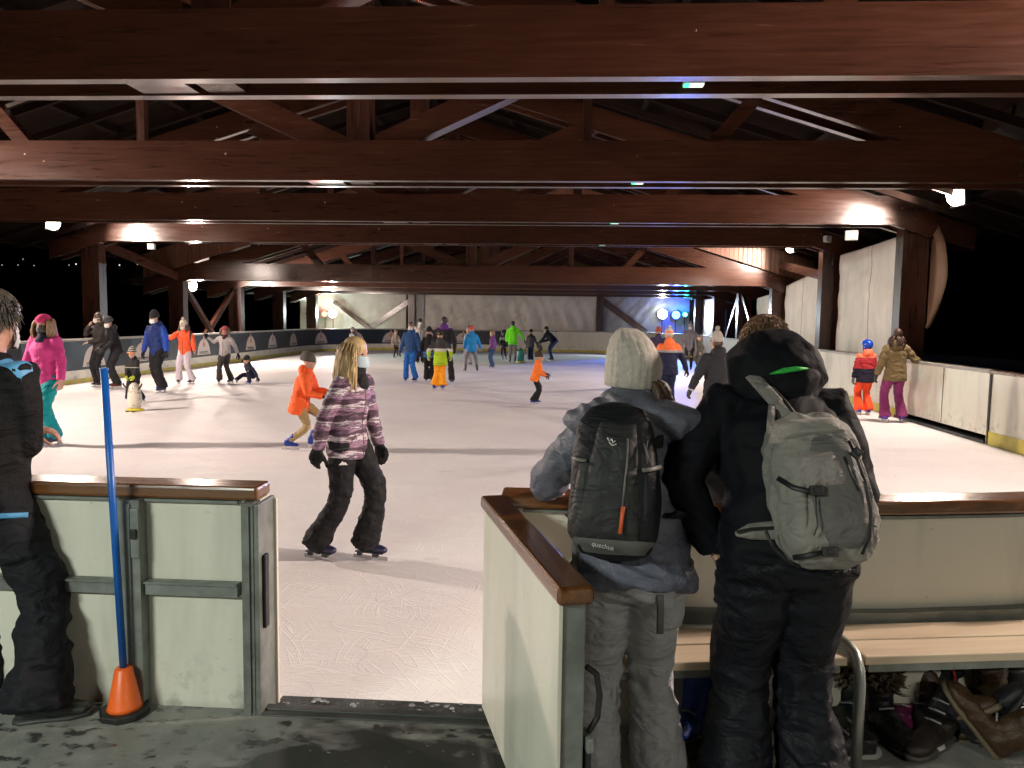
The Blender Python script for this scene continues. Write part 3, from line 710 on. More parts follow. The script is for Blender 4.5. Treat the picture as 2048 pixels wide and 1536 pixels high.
        if legs: b.tube([ank[i]-V((0, .03*s, .02*s)), ank[i]+V((0, .06*s, -.04*s))], .03*s, 8)
    remeshed(b, 'body', SKIN[skin], t, voxel if gloves or not near else min(voxel, .006), 2)
    if near or H*F_PX/max(1, loc[1]) > 120:
        for sg in (-1, 1):
            e = MB(); e.ball(hp_(sg*.031, .079, .113), (.013*hs, .008*hs, .007*hs), 8, 6); e.build('eye', plain('eye_dark', (.05, .03, .02), .25), t, smooth=True)
    # --- trousers
    if pants:
        fl = pants.get('flare', .085); pb = pants.get('bulk', 1.0); m = MB()
        m.tube([P+u*.06*s, P+u*.01*s, P-u*.07*s, P-u*.12*s], [(.125*s, .085*s), (.150*s*pb, .115*s*pb), (.165*s*pb, .13*s*pb), (.09*s, .10*s)], 16, side=r)
        for i in (0, 1):
            e2 = kn[i].lerp(ank[i], pants.get('end', 1.0))
            tw = .10*pb
            m.tube([hip[i]+u*.03*s, hip[i].lerp(kn[i], .35), kn[i].lerp(hip[i], .12), kn[i].lerp(e2, .18), kn[i].lerp(e2, .6), e2, e2+(e2-kn[i]).normalized()*pants.get('drop', .03)*s],
                   [tw*s, tw*.98*s, .080*s*pb, .074*s*pb, (.072+fl)*.5*s*pb, fl*s*pb, fl*1.02*s*pb], 12)
        po = remeshed(m, 'trousers', pants['mat'], t, voxel, 3, folds(pants.get('fold', .012)*s, 8, 15, loc[0]*3+seedk))
    # --- jacket
    if jacket:
        jb = jacket.get('bulk', 1.0); ln = jacket.get('len', .12); m = MB(); hm = jacket.get('hem', 1.0)
        m.tube([P-u*ln*s, P-u*(ln-.03)*s, P+u*.03*s, waist+u*.03*s, chest, neckb-u*.09*s, neckb-u*.035*s, neckb+u*.03*s+nd*.0*s],
               [(.178*s*jb*hm, .138*s*jb*hm), (.182*s*jb*hm, .142*s*jb*hm), (.172*s*jb, .135*s*jb), (.160*s*jb, .128*s*jb), (.180*s*jb, .138*s*jb), (.150*s*jb, .115*s*jb), (.105*s*jb, .09*s*jb), (.074*s, .076*s)], 18, side=r)
        for i in (0, 1):
            sg = -1 if i == 0 else 1
            q = jb
            m.tube([neckb-u*.075*s+r*sg*.07*s, sh[i]-r*sg*.01*s, sh[i].lerp(el[i], .45), el[i], el[i].lerp(wr[i], .55), wr[i]-(wr[i]-el[i])*.02], [.062*s*q, .070*s*q, .064*s*q, .060*s*q, .053*s*q, .044*s*q], 12)
        if jacket.get('hood', True):
            m.ball(neckb-f*.085*s+u*.02*s, (.105*s*jb, .065*s*jb, .085*s*jb), 12, 8, M=Rl.to_4x4())
            m.tube([neckb-u*.02*s, hb+nd*.015*s], [(.080*s, .082*s), (.072*s, .078*s)], 12, side=r)
        jo = remeshed(m, 'jacket', jacket['mat'], t, voxel, 3, folds(jacket.get('fold', .011)*s, 8, 13, loc[0]*2+seedk))
        if jacket.get('seams', True):
            tr = bvh(jo); zc = plain('seam_dark', (.02, .02, .022), .5); rw = max(.0025, min(.006, loc[1]*.00028))
            toward = abs((face % 360)-180) < 100
            if toward:
                seam(jo, t, tr, neckb-u*.02*s, P-u*(ln-.015)*s, f, zc, 'zip', rw)
                for sg in (-1, 1): seam(jo, t, tr, P+u*.10*s+r*sg*.075*s, P-u*.0*s+r*sg*.12*s, f, zc, 'pocket_zip', rw*.8, 5)
                if loc[1] < 22: seam(jo, t, tr, chest+u*.04*s+r*.05*s, chest+u*.04*s+r*.11*s, f, zc, 'pocket_zip', rw*.8, 4)
            else:
                seam(jo, t, tr, chest+u*.06*s-r*.13*s, chest+u*.06*s+r*.13*s, -f, zc, 'yoke_seam', rw*.7)
                seam(jo, t, tr, P-u*(ln-.05)*s-r*.13*s, P-u*(ln-.05)*s+r*.13*s, -f, zc, 'hem_seam', rw*.7)
    # --- shoes
    if shoes:
        for i in (0, 1):
            fyaw = -R(feet[i][2]); pit = R(feet[i][4]) if len(feet[i]) > 4 else 0
            FM = Matrix.Translation(ank[i]) @ Matrix.Rotation(fyaw, 4, 'Z') @ Matrix.Rotation(pit, 4, 'X') @ Matrix.Scale(s, 4)
            g = lambda x, y, z: FM @ V((x, y, z))
            m = MB(); w = 1.0
            m.tube([g(0, -.075, -.052), g(0, -.055, -.045), g(0, 0, -.035), g(0, .07, -.045), g(0, .13, -.052), g(0, .172, -.058), g(0, .185, -.062)],
                   [(.022*s, .022*s), (.036*s, .036*s), (.042*s, .045*s), (.044*s, .036*s), (.046*s, .030*s), (.034*s, .024*s), (.012*s, .012*s)], 12, side=g(1, 0, 0)-g(0, 0, 0))
            hgt = .17 if shoes[0] == 'skate' else .16
            shd = (kn[i]-ank[i]).normalized()*s
            m.tube([g(0, -.02, -.05), g(0, -.022, .0), g(0, -.022, 0)+shd*hgt*.5, g(0, -.022, 0)+shd*hgt*.95], [(.045*s, .055*s), (.046*s, .054*s), (.05*s, .058*s), (.054*s, .062*s)], 12, side=g(1, 0, 0)-g(0, 0, 0))
            M_ = plain('boot_leather', shoes[1], .38, 0, .2, 12, .2)
            nm = 'ice_skate' if shoes[0] == 'skate' else 'boot'
            o = remeshed(m, nm, M_, t, max(.007, voxel*.6), 2)
            if shoes[0] == 'skate':
                m = MB(); m.box(-.012, .012, -.075, -.035, -.118, -.078, 0, FM); m.box(-.014, .014, .06, .11, -.118, -.080, 0, FM)
                m.box(-.036, .036, -.08, .16, -.084, -.076, 0, FM)
                m.box(-.0032, .0032, -.11, .19, -.140, -.112, 1, FM)
                m.build('blade', [plain('blade_holder', shoes[2] if len(shoes) > 2 else (.5, .5, .52), .4), plain('blade_steel', (.55, .55, .56), .25, .9)], o)
            else:
                m = MB(); m.tube([g(0, -.085, -.077), g(0, -.06, -.077), g(0, .02, -.077), g(0, .12, -.077), g(0, .185, -.074), g(0, .2, -.07)], [(.02*s, .012*s), (.042*s, .013*s), (.040*s, .013*s), (.052*s, .013*s), (.036*s, .012*s), (.012*s, .01*s)], 10, side=g(1, 0, 0)-g(0, 0, 0))
                m.build('sole', plain('boot_sole', (.03, .03, .03), .6), o, smooth=True)
    # --- gloves
    if gloves:
        for i in (0, 1):
            sg = -1 if i == 0 else 1; m = MB(); hd = (wr[i]-el[i]).normalized()
            if handdir and handdir[i]: hd = V(handdir[i]).normalized()
            upv = V((sg, .1, .2)) if abs(hd.z) > .6 else V((0, 0, 1))
            m.tube([wr[i]-hd*.04*s, wr[i]-hd*.01*s, wr[i]+hd*.01*s], [.043*s, .038*s, .034*s], 10)
            hand(m, wr[i], hd, upv, s*1.05*(1 if H > 1.5 else 1.12), sg, curl, 1.45)
            if near: remeshed(m, 'glove', gloves, t, .0045, 1)
            else: m.build('glove', gloves, t, smooth=True)
    # --- hair
    if hair:
        kind, col = hair[0], hair[1]; hm_ = hairm('hair_%d_%d' % (int(col[0]*1000), int(col[2]*1000)), col); m = MB()
        rr = random.Random(int(abs(loc[0]*100))+3)
        m.ball(hp_(0, -.006, .155), (.082*hs, .1*hs, .092*hs), 18, 12, M=HM.to_3x3().normalized().to_4x4())
        m.ball(hp_(0, -.05, .095), (.074*hs, .062*hs, .075*hs), 14, 10, M=HM.to_3x3().normalized().to_4x4())
        # strands
        if kind == 'long':
            L = hair[2] if len(hair) > 2 else .38; N = 230 if near else 26; a0, a1 = (hair[3], hair[4]) if len(hair) > 4 else (-2.2, 2.2); zl, zh = (.07, .12) if hat and hat['kind'] != 'headband' else (.13, .2)
            for k in range(N):
                a = rr.uniform(a0, a1); c = hp_(math.sin(a)*.074, -.010-math.cos(a)*.085, rr.uniform(zl, zh))
                p = [c]; drp = L*rr.uniform(.75, 1.05)*s
                o1 = V((math.sin(a), -math.cos(a), 0)); o1 = (HM.to_3x3().normalized() @ o1)
                for q in range(1, 7):
                    tt = q/6; p.append(c+o1*(.028+.035*math.sin(tt*2.4))*s+V((0, 0, -drp*tt))+V((noise.noise(V((k, tt*2, 0))), noise.noise(V((k, 5, tt*2))), 0))*.035*s*tt)
                wd = (.0085 if near else .022)*s
                m.tube(p, [wd*.6, wd, wd*1.1, wd*1.1, wd, wd*.7, wd*.2], 5)
        else:
            N = 1500 if near else 40
            for k in range(N):
                a = rr.uniform(0, 6.28); el_ = rr.uniform(-.35, 1.5); n_ = V((math.sin(a)*math.cos(el_), -math.cos(a)*math.cos(el_), math.sin(el_)))
                if n_.y > .25 and n_.z < .78: continue
                c = hp_(n_.x*.080, -.014+n_.y*.096, .145+n_.z*.088)
                d2 = HM.to_3x3().normalized() @ (n_*.5+V((rr.uniform(-.4, .4), rr.uniform(-.3, .5), -.5)))
                ln_ = (hair[2] if len(hair) > 2 else .035)*s; m.tube([c, c+d2*ln_*.6, c+d2*ln_+V((0, 0, -.4*ln_))], [.0032*s, .0026*s, .0006*s] if near else [.010*s, .008*s, .002*s], 4)
        m.build('hair', hm_, t, smooth=True)
    # --- mask
    if mask:
        m = MB(); vs = []; n1, n2 = 12, 8
        for i in range(n2+1):
            z = .012+.088*i/n2
            for j in range(n1+1):
                a = -1.25+2.5*j/n1; k = 1-.25*(abs(i/n2-.35))
                vs.append(hp_(math.sin(a)*.074*k, .014+math.cos(a)*(.098+.006*math.sin(3*i))*k+(.008 if abs(a) < .5 else 0), z))
        m.add(vs, [(i*(n1+1)+j, i*(n1+1)+j+1, (i+1)*(n1+1)+j+1, (i+1)*(n1+1)+j) for i in range(n2) for j in range(n1)])
        for sg in (-1, 1):
            for zz in (.035, .085): m.tube([hp_(sg*.066, .045, zz), hp_(sg*.078, .012, .08 if zz < .05 else .11), hp_(sg*.079, -.006, .105)], .0015*hs, 5)
        o = m.build('mask', plain('face_mask_%d' % int(mask[0]*100), mask, .7), t, smooth=True)
        so = o.modifiers.new('s', 'SOLIDIFY'); so.thickness = .003
    if scarf:
        m = MB(); m.tube([neckb-u*.03*s, neckb+nd*.02*s, hb+nd*.035*s], [(.105*s, .11*s), (.092*s, .095*s), (.078*s, .086*s)], 14, side=r)
        m.ball(neckb-u*.05*s+f*.09*s, (.07*s, .04*s, .07*s), 10, 8); remeshed(m, 'scarf', scarf, t, voxel, 2, folds(.006*s))
    # --- headgear
    if hat:
        k = hat['kind']; m = MB(); hm3 = HM.to_3x3().normalized().to_4x4()
        if k in ('beanie', 'bobble'):
            top = hat.get('tall', .0); n = 72 if near else 20; vs = []; w = hat.get('wide', 1.0)
            prof = [(.118, .084, .104), (.124, .090, .110), (.16, .092, .112), (.20, .086, .104), (.235+top*.5, .066, .082), (.258+top*.8, .040, .05), (.268+top, .012, .014)]
            pr2 = []
            for a_, b_ in zip(prof, prof[1:]):
                for q in range(3): pr2.append(tuple(x+(y-x)*q/3 for x, y in zip(a_, b_)))
            pr2.append(prof[-1])
            for z, rx, ry in pr2:
                for j in range(n):
                    a = 2*math.pi*j/n; rb = 1+(.03 if near and j % 3 == 1 else 0)
                    yo = -.012-.35*(z-.12)*hat.get('back', .35); xo_ = hat.get('peak', 0)*max(0, z-.17)*(1+.6*math.sin(3*a))
                    vs.append(hp_(xo_+math.cos(a)*rx*rb*w, yo+math.sin(a)*ry*rb*w, z+hat.get('low', 0)*(1 if math.sin(a) < 0 else .2)*-max(0, 1-(z-.118)/.06)))
            L = len(pr2)
            m.add(vs, [(i*n+j, i*n+(j+1) % n, (i+1)*n+(j+1) % n, (i+1)*n+j) for i in range(L-1) for j in range(n)]+[tuple(range(n-1, -1, -1)), tuple((L-1)*n+j for j in range(n))])
            o = m.build('hat', hat['mat'], t, smooth=True)
            if not near: pass
            if k == 'bobble':
                m = MB(); rr = random.Random(4); c = hp_(0, -.04, .292+top)
                m.ball(c, .034*hs, 10, 8)
                for q in range(60):
                    d2 = V((rr.gauss(0, 1), rr.gauss(0, 1), rr.gauss(0, 1))).normalized(); m.tube([c+d2*.02*hs, c+d2*.043*hs*rr.uniform(.85, 1.1)], [.008*hs, .002*hs], 4)
                m.build('pompom', hat.get('pom', hat['mat']), o, smooth=True)
        elif k == 'helmet':
            m.ball(hp_(0, -.01, .15), (.105*hs, .125*hs, .118*hs), 20, 14, M=hm3)
            m.tube([hp_(-.085, .0, .1), hp_(-.088, -.01, .05)], [.03*hs, .022*hs], 8); m.tube([hp_(.085, .0, .1), hp_(.088, -.01, .05)], [.03*hs, .022*hs], 8)
            # open the face: the shell sits back from it
            for i_, v_ in enumerate(m.v):
                q = HM.inverted() @ V(v_)
                if q.y > .02 and q.z < .135: q.y = .02-(q.y-.02)*.1
                m.v[i_] = tuple(HM @ q)
            m.build('helmet', hat['mat'], t, smooth=True)
            m = MB(); m.tube([hp_(-.088, 0, .05), hp_(-.05, .04, .0), hp_(0, .055, -.012), hp_(.05, .04, 0), hp_(.088, 0, .05)], .006*hs, 6); m.build('chin_strap', M_BLACK, t)
        elif k == 'headband':
            n = 24; vs = []
            for z, q in ((.128, 1.0), (.135, 1.05), (.185, 1.04), (.2, 1.0)):
                for j in range(n):
                    a = 2*math.pi*j/n; vs.append(hp_(math.cos(a)*.086*q, -.010+math.sin(a)*.108*q, z+.01*math.sin(a)))
            m.add(vs, [(i*n+j, i*n+(j+1) % n, (i+1)*n+(j+1) % n, (i+1)*n+j) for i in range(3) for j in range(n)]+[tuple(range(n-1, -1, -1)), tuple(3*n+j for j in range(n))])
            m.ball(hp_(0, -.012, .19), (.080*hs, .10*hs, .062*hs), 16, 10, M=hm3); m.build('headband', hat['mat'], t, smooth=True)
        elif k == 'headphones':
            m.tube([hp_(-.088, 0, .11), hp_(-.09, 0, .18), hp_(-.06, 0, .235), hp_(0, 0, .262), hp_(.06, 0, .235), hp_(.09, 0, .18), hp_(.088, 0, .11)], .008*hs, 8)
            for sg in (-1, 1): m.ball(hp_(sg*.09, 0, .105), (.022*hs, .036*hs, .042*hs), 10, 8)
            for sg in (-1, 1): m.ball(hp_(sg*.105, 0, .105), (.012*hs, .02*hs, .02*hs), 8, 6, 1)
            m.build('headphones', [M_BLACK, plain('silver_cap', (.6, .6, .6), .3)], t, smooth=True)
    if extra: extra(t, dict(P=P, u=u, r=r, f=f, waist=waist, chest=chest, neckb=neckb, sh=sh, el=el, wr=wr, hip=hip, kn=kn, ank=ank, s=s, hp=hp_, HM=HM, hs=hs, nd=nd, hb=hb))
    return t
def on_ice(u, v): p = at(u, v, z=0); return (p.x, p.y, 0)
def small_pack(mat, w=.14, h=.38, d=.12):
    def f(t, J):
        s = J['s']; m = MB(); c = J['chest']-J['f']*.2*s-J['u']*.02*s; M = Matrix((J['r'], J['f'], J['u'])).transposed().to_4x4()
        m.ball(c, (w*s, d*.6*s, h*.55*s), 14, 10, M=M); o = remeshed(m, 'backpack', mat, t, .02, 2)
        for sg in (-1, 1):
            q = MB(); q.tube([c+J['u']*.17*s+J['r']*sg*.08*s, J['sh'][0 if sg < 0 else 1].lerp(J['neckb'], .4)+J['u']*.03*s+J['f']*.0*s, J['sh'][0 if sg < 0 else 1].lerp(J['neckb'], .4)-J['u']*.1*s+J['f']*.16*s], [(.025*s, .01*s)]*3, 6); q.build('strap', mat, t)
    return f
# ================================================================== LAMPS, TARPAULINS, SMALL THINGS
M_HOUS = plain('lamp_housing', (.03, .03, .03), .4, .5)
fl_lab = ['floodlight outside the frame at left, before the second truss', 'bright floodlight glaring at left under the third truss', 'floodlight hidden behind the first left column of the low roof', 'floodlight outside the frame at right, beside the nearest truss', 'largest bright floodlight glaring at right, beside the dark opening', 'smaller floodlight glaring at right between the fourth truss and low roof']
for (x, y, z, w, *_), lb in zip(FLOODS, fl_lab):
    aim = Vector((1 if x < XC else -1, 0, -.10)).normalized()
    t = empty('floodlight', (x, y, z), 0, lb, 'floodlight', 'floodlights under the roof')
    Mx = aim.to_track_quat('-Z', 'Y').to_matrix().to_4x4()
    mb = MB(); mb.box(-.25, .25, -.20, .20, .02, .12, 0, Mx); mb.box(-.15, .15, -.11, .11, .12, .17, 0, Mx)
    for k in range(6): mb.box(-.14+k*.05, -.13+k*.05, -.10, .10, .17, .20, 0, Mx)
    mb.build('housing', M_HOUS, t, bevel=.006)
    mb = MB(); mb.ball((0, 0, 0), (.235, .185, .11), 20, 12, M=Mx); mb.build('glass', emit('flood_glass', (1, .88, .72), 30), t, smooth=True)
    mb = MB(); q = Mx @ Vector((0, 0, .1)); sx = -1 if x < XC else 1
    mb.tube([q+Vector((0, .2, 0)), q+Vector((sx*.02, .2, .22)), q+Vector((sx*.02, -.2, .22)), q+Vector((0, -.2, 0))], .015, 6)
    mb.tube([q+Vector((sx*.02, 0, .22)), (sx*.25, 0, .62 if z > 3 else .9)], .02, 6); mb.build('bracket', M_HOUS, t)
    ld = bpy.data.lights.new('bulb', 'SPOT'); ld.energy = w*.9; ld.color = WARM; ld.shadow_soft_size = .22; ld.spot_size = R(176); ld.spot_blend = .12
    lo = bpy.data.objects.new('bulb', ld); COL.objects.link(lo); lo.parent = t
    lo.matrix_local = Matrix.Translation(aim*.12) @ Mx
# unseen strip lamps added over the viewer's side, lighting outer faces of the boards
def strip(x, y, z, w, col, lab, L=1.3):
    t = empty('strip_lamp', (x, y, z), 0, lab, 'lamp')
    mb = MB(); mb.box(-L/2-.03, L/2+.03, -.09, .09, .02, .08); mb.build('housing', plain('lamp_white', (.6, .6, .6), .4), t, bevel=.005)
    mb = MB(); mb.box(-L/2, L/2, -.07, .07, .0, .018); mb.build('diffuser', emit('strip_glow', col, 8), t)
    mb = MB()
    for sx in (-.5, .5): mb.tube([(sx, 0, .08), (sx, 0, ZH-z-.02)], .006, 5)
    mb.build('hanger', M_HOUS, t)
    ld = bpy.data.lights.new('tube', 'AREA'); ld.shape = 'RECTANGLE'; ld.size = L; ld.size_y = .14; ld.energy = w; ld.color = col
    lo = bpy.data.objects.new('tube', ld); COL.objects.link(lo); lo.parent = t; lo.location = (0, 0, -.02)
strip(-3.2, -1.3, 3.1, 145, (.93, 1, .88), 'greenish strip lamp hanging behind the viewer on the left')  # assumed lamp, read off the greenish light on the board faces
strip(3.6, -1.8, 3.1, 45, (1, .95, .80), 'warm strip lamp hanging behind the viewer on the right')  # added fill lamp, no source is seen there
# disco spotlights at the far end
def spotlamp(u, v, Y, col, w, r, lab, strength, aim=(0, 0), beam=None):
    p = at(u, v, Y=Y); t = empty('stage_spotlight', p, 0, lab, 'spotlight', 'coloured stage spotlights behind the far boards')
    d = (Vector((-3+aim[0], 12+aim[1], 0))-p).normalized(); Mx = d.to_track_quat('-Z', 'Y').to_matrix().to_4x4()
    mb = MB(); mb.tube([Mx @ Vector((0, 0, .01)), Mx @ Vector((0, 0, .2)), Mx @ Vector((0, 0, .3))], [r*1.15, r*1.15, r*.6], 14); mb.build('can', M_HOUS, t, smooth=True)
    mb = MB(); mb.tube([Mx @ Vector((0, 0, -.0)), Mx @ Vector((0, 0, .012))], r, 16); mb.build('lens', emit('lens_%s' % lab[:12], col, strength), t)
    mb = MB(); mb.tube([(0, .1, 0), (0, .1, -p.z-.0 if p.z < 0 else -(p.z-FL))], .02, 6); mb.build('stand', M_HOUS, t)
    ld = bpy.data.lights.new('bulb', 'SPOT'); ld.energy = w; ld.color = col; ld.shadow_soft_size = .08; ld.spot_size = R(beam or 110); ld.spot_blend = .6
    lo = bpy.data.objects.new('bulb', ld); COL.objects.link(lo); lo.parent = t; lo.matrix_local = Matrix.Translation(d*.05) @ Mx
    lg = bpy.data.lights.new('spill', 'POINT'); lg.energy = w*.018; lg.color = col; lg.shadow_soft_size = .1
    lo = bpy.data.objects.new('spill', lg); COL.objects.link(lo); lo.parent = t; lo.location = d*.2+Vector((0, 0, .25))
spotlamp(625, 628, 41.6, (.75, 1, .80), 1300, .3, 'pale green white stage spotlight, leftmost at the far end', 30)
spotlamp(649, 628, 41.9, (1, .10, .05), 250, .14, 'red stage spotlight between two white ones at far left', 7, (-3, 8), 70)
spotlamp(665, 627, 41.6, (.85, 1, 1), 700, .22, 'small white stage spotlight right of the red one', 22)
spotlamp(1325, 628, 42.0, (.85, .95, 1), 700, .25, 'white stage spotlight at the far right end', 30)
spotlamp(1352, 630, 42.0, (.03, .08, 1), 3600, .22, 'blue stage spotlight between white and cyan ones', 9, (5, 17), 36)
spotlamp(1370, 629, 42.0, (.05, .9, .9), 160, .11, 'small cyan stage spotlight, rightmost of the far lamps', 9, (3, 10), 80)
# --- tarpaulins
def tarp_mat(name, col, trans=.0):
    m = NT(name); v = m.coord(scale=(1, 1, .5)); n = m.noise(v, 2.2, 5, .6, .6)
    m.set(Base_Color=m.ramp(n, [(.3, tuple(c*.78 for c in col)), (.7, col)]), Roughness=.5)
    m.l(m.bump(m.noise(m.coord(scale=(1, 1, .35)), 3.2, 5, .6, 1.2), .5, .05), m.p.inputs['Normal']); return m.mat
M_TARP = tarp_mat('white_tarpaulin', (.84, .79, .72)); M_TARP2 = tarp_mat('grey_tarpaulin', (.38, .37, .37))  # darker version carries the shading of the right back sheet in its colour
def sheet(name, A, B, C_, D, mat, label, amp=.05, fx=3.0, skew=.0, seam=(), nx=90, nz=26, group='tarpaulins closing the shed'):
    """A,B bottom corners, C,D top corners (A under D)"""
    A, B, C_, D = map(Vector, (A, B, C_, D)); nrm = (B-A).cross(D-A).normalized(); W_ = (B-A).length
    def P(i, j):
        a = i/nx; b = j/nz; p = A.lerp(B, a).lerp(D.lerp(C_, a), b); x = a*W_; z = p.z
        w = noise.noise(Vector((x*fx*.5+z*skew, z*.35, A.y)))*.9+noise.noise(Vector((x*fx*1.3+z*skew*2.2, z*.6, 7+A.y)))*.55
        w += abs(noise.noise(Vector((x*fx*.8-z*1.6, z*1.1, 3))))*.7
        return p+nrm*amp*w*(.35+.65*math.sin(math.pi*min(1, max(0, b*.8+.15))))
    vs = [P(i, j) for j in range(nz+1) for i in range(nx+1)]
    mb = MB(); mb.add(vs, [(j*(nx+1)+i, j*(nx+1)+i+1, (j+1)*(nx+1)+i+1, (j+1)*(nx+1)+i) for j in range(nz) for i in range(nx)])
    o = mb.build(name, mat, smooth=True); so = o.modifiers.new('s', 'SOLIDIFY'); so.thickness = .004
    tag(o, label, 'tarpaulin', group)
    if seam:
        for k in seam:
            i = int(k*nx); m2 = MB(); m2.tube([P(i, j)-nrm*.006+(B-A).normalized()*.03*noise.noise(Vector((j*.25, k, 0))) for j in range(nz+1)], [(.014, .006)]*(nz+1), 5)
            m2.build('seam_rope', plain('dark_rope', (.10, .09, .08), .8), o)
    return o
YB = 42.25; zt = 3.25
X_ = lambda u, Y=YB: at(u, 630, Y=Y).x
BL_, BR_ = X_(820), X_(1198)
sheet('tarpaulin', (X_(600), YB, 1.0), (BL_-.2, YB, 1.0), (BL_-.2, YB, zt), (X_(600), YB, zt), M_TARP, 'white tarpaulin behind the crossed braces, left of the back post', .05, 1.2, .4, (.45, .8), 80)
sheet('tarpaulin', (BL_+.2, YB, .95), (BR_-.15, YB, .95), (BR_-.15, YB, zt), (BL_+.2, YB, zt), M_TARP, 'wide creased white tarpaulin in the middle of the back wall', .20, 1.7, .35, (.21, .62), 240, 44)
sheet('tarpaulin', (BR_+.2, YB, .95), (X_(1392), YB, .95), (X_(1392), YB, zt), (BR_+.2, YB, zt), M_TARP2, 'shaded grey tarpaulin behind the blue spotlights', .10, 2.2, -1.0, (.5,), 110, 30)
for x, lb in ((X_(824), 'left'), (X_(1199), 'right')):
    o = MB().box(x-.18, x+.18, YB-.25, YB+.1, -.3, 3.45).build('back_post', M_POST); tag(o, '%s brown timber post standing in the back wall' % lb, 'post')
o = MB().box(CX0, CX1+.6, YB-.22, YB+.06, 3.46, 3.85).build('back_beam', M_BEAM); tag(o, 'dark timber beam along the top of the back wall', 'beam')
o = MB().box(X_(834)+.0, X_(850), YB-.16, YB-.03, .3, 3.3).build('narrow_curtain', M_TARP2, bevel=.03); tag(o, 'narrow grey curtain edge just right of the left back post', 'curtain')
def bb(u0, v0, u1, v1, w, lab, yy=YB-.12):
    a = at(u0, v0, Y=yy); b = at(u1, v1, Y=yy); o = MB().bar(a, b, .16, w, (0, 0, 1)).build('brace', M_BEAM); tag(o, lab, 'brace')
bb(822, 600, 724, 667, .26, 'brace rising right to the left back post'); bb(668, 603, 742, 660, .2, 'brace rising left, crossing at the foot of the back wall', YB-.31)
bb(1203, 600, 1292, 666, .34, 'dark brace falling right from the right back post')
o = MB().box(X_(1378), X_(1480), YB-.1, YB+.05, .9, 3.4).build('timber_wall', M_POST); tag(o, 'brown timber wall panel lit blue at far right', 'wall')
a = at(1457, 655, Y=41.95).x; b = at(1418, 655, Y=41.95).x
o = MB().add([(b, 42.06, 1.0), (a, 42.06, 1.0), (a-.1, 42.12, 2.02), (b+.35, 42.12, 2.02), (b, 42.1, 1.0), (a, 42.1, 1.0), (a-.1, 42.15, 2.02), (b+.35, 42.15, 2.02)], [(0, 1, 2, 3), (7, 6, 5, 4), (0, 4, 5, 1), (1, 5, 6, 2), (2, 6, 7, 3), (3, 7, 4, 0)]).build('leaning_panel', plain('cream_panel', (.55, .53, .42), .6, sc=2)); tag(o, 'cream board with a slanting left edge standing behind the far right corner', 'panel')
p = at(1466, 652, Y=41); t = empty('loudspeaker', (p.x, 41.9, FL), 0, 'tall black loudspeaker in the blue light at the far right corner', 'loudspeaker')
MB().box(-.22, .22, -.2, .2, .65, 2.15).build('cabinet', M_BLACK, t, bevel=.02); mb = MB()
for z, r_ in ((1.0, .16), (1.5, .16), (1.9, .08)): mb.tube([(0, -.205, z), (0, -.215, z)], r_, 16)
mb.build('cone', plain('speaker_cone', (.04, .04, .045), .5), t); MB().box(-.03, .03, -.03, .03, 0, .65).build('stand', M_HOUS, t)
# right-hand side tarpaulins between the columns
xs = CX1+.36
def side(n, z0, z1, lab, mat=M_TARP, seam=(.45,), ya=.66, yb=-.1, amp=.06, za=1.0):
    ya_ = TY(n)+ya; yb_ = TY(n+1)+yb
    return sheet('tarpaulin', (xs, yb_, za), (xs, ya_, za), (xs, ya_, z0), (xs, yb_, z1), mat, lab, amp, .9, .8, seam, 90, 40)
side(3, 3.62, 3.48, 'large white tarpaulin between the two nearest right columns', seam=(.5,))
side(4, 3.3, 2.9, 'white tarpaulin with dark seam left of the fourth right column', seam=(.45, ))
side(5, 2.75, 2.6, 'short piece of tarpaulin far right behind the blue lit braces', seam=(), yb=-1.2)
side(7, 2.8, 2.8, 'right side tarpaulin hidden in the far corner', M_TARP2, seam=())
# rolled flap tied to the third right column
mb = MB(); nzf = 26; vs = []
for j in range(nzf+1):
    b = j/nzf; z = 1.75+2.05*b; w = .05+.42*math.sin(math.pi*min(1, b*1.0))**.8*(1 if b < .82 else (1-b)/.18*.9+.1)
    for i in range(7): vs.append((CX1+.54+.05*math.sin(i*1.3), TY(3)+.15-w*i/6*1.3, z+.06*math.sin(b*8+i)))
mb.add(vs, [(j*7+i, j*7+i+1, (j+1)*7+i+1, (j+1)*7+i) for j in range(nzf) for i in range(6)])
o = mb.build('tarpaulin_flap', tarp_mat('tan_tarpaulin', (.22, .13, .08)), smooth=True); o.modifiers.new('s', 'SOLIDIFY').thickness = .01; tag(o, 'tan rolled tarpaulin flap hanging on the outside of the nearest right column', 'tarpaulin')
# --- emergency lights in the truss gaps
for n in range(1, 7):
    hi = n < 5; z = (ZH if hi else ZL)+.06
    t = empty('emergency_light', (1.05, TY(n)+.305, z), 0, None, 'emergency light', 'green emergency lights in the truss gaps')
    t['label'] = 'green and white emergency light in the gap of the '+['nearest', 'second', 'third', 'fourth', 'fifth', 'sixth'][n-1]+' truss'
    MB().box(-.085, .085, -.05, .05, -.035, .05).build('case', plain('case_white', (.5, .5, .5), .4), t, bevel=.008)
    MB().box(-.08, -.035, -.045, .045, -.045, -.036).build('green_pictogram', emit('green_glow', (.05, 1, .35), 1.1), t)
    MB().box(-.033, .08, -.045, .045, -.045, -.036).build('lens', emit('pale_glow', (.75, .9, .72), .8), t)
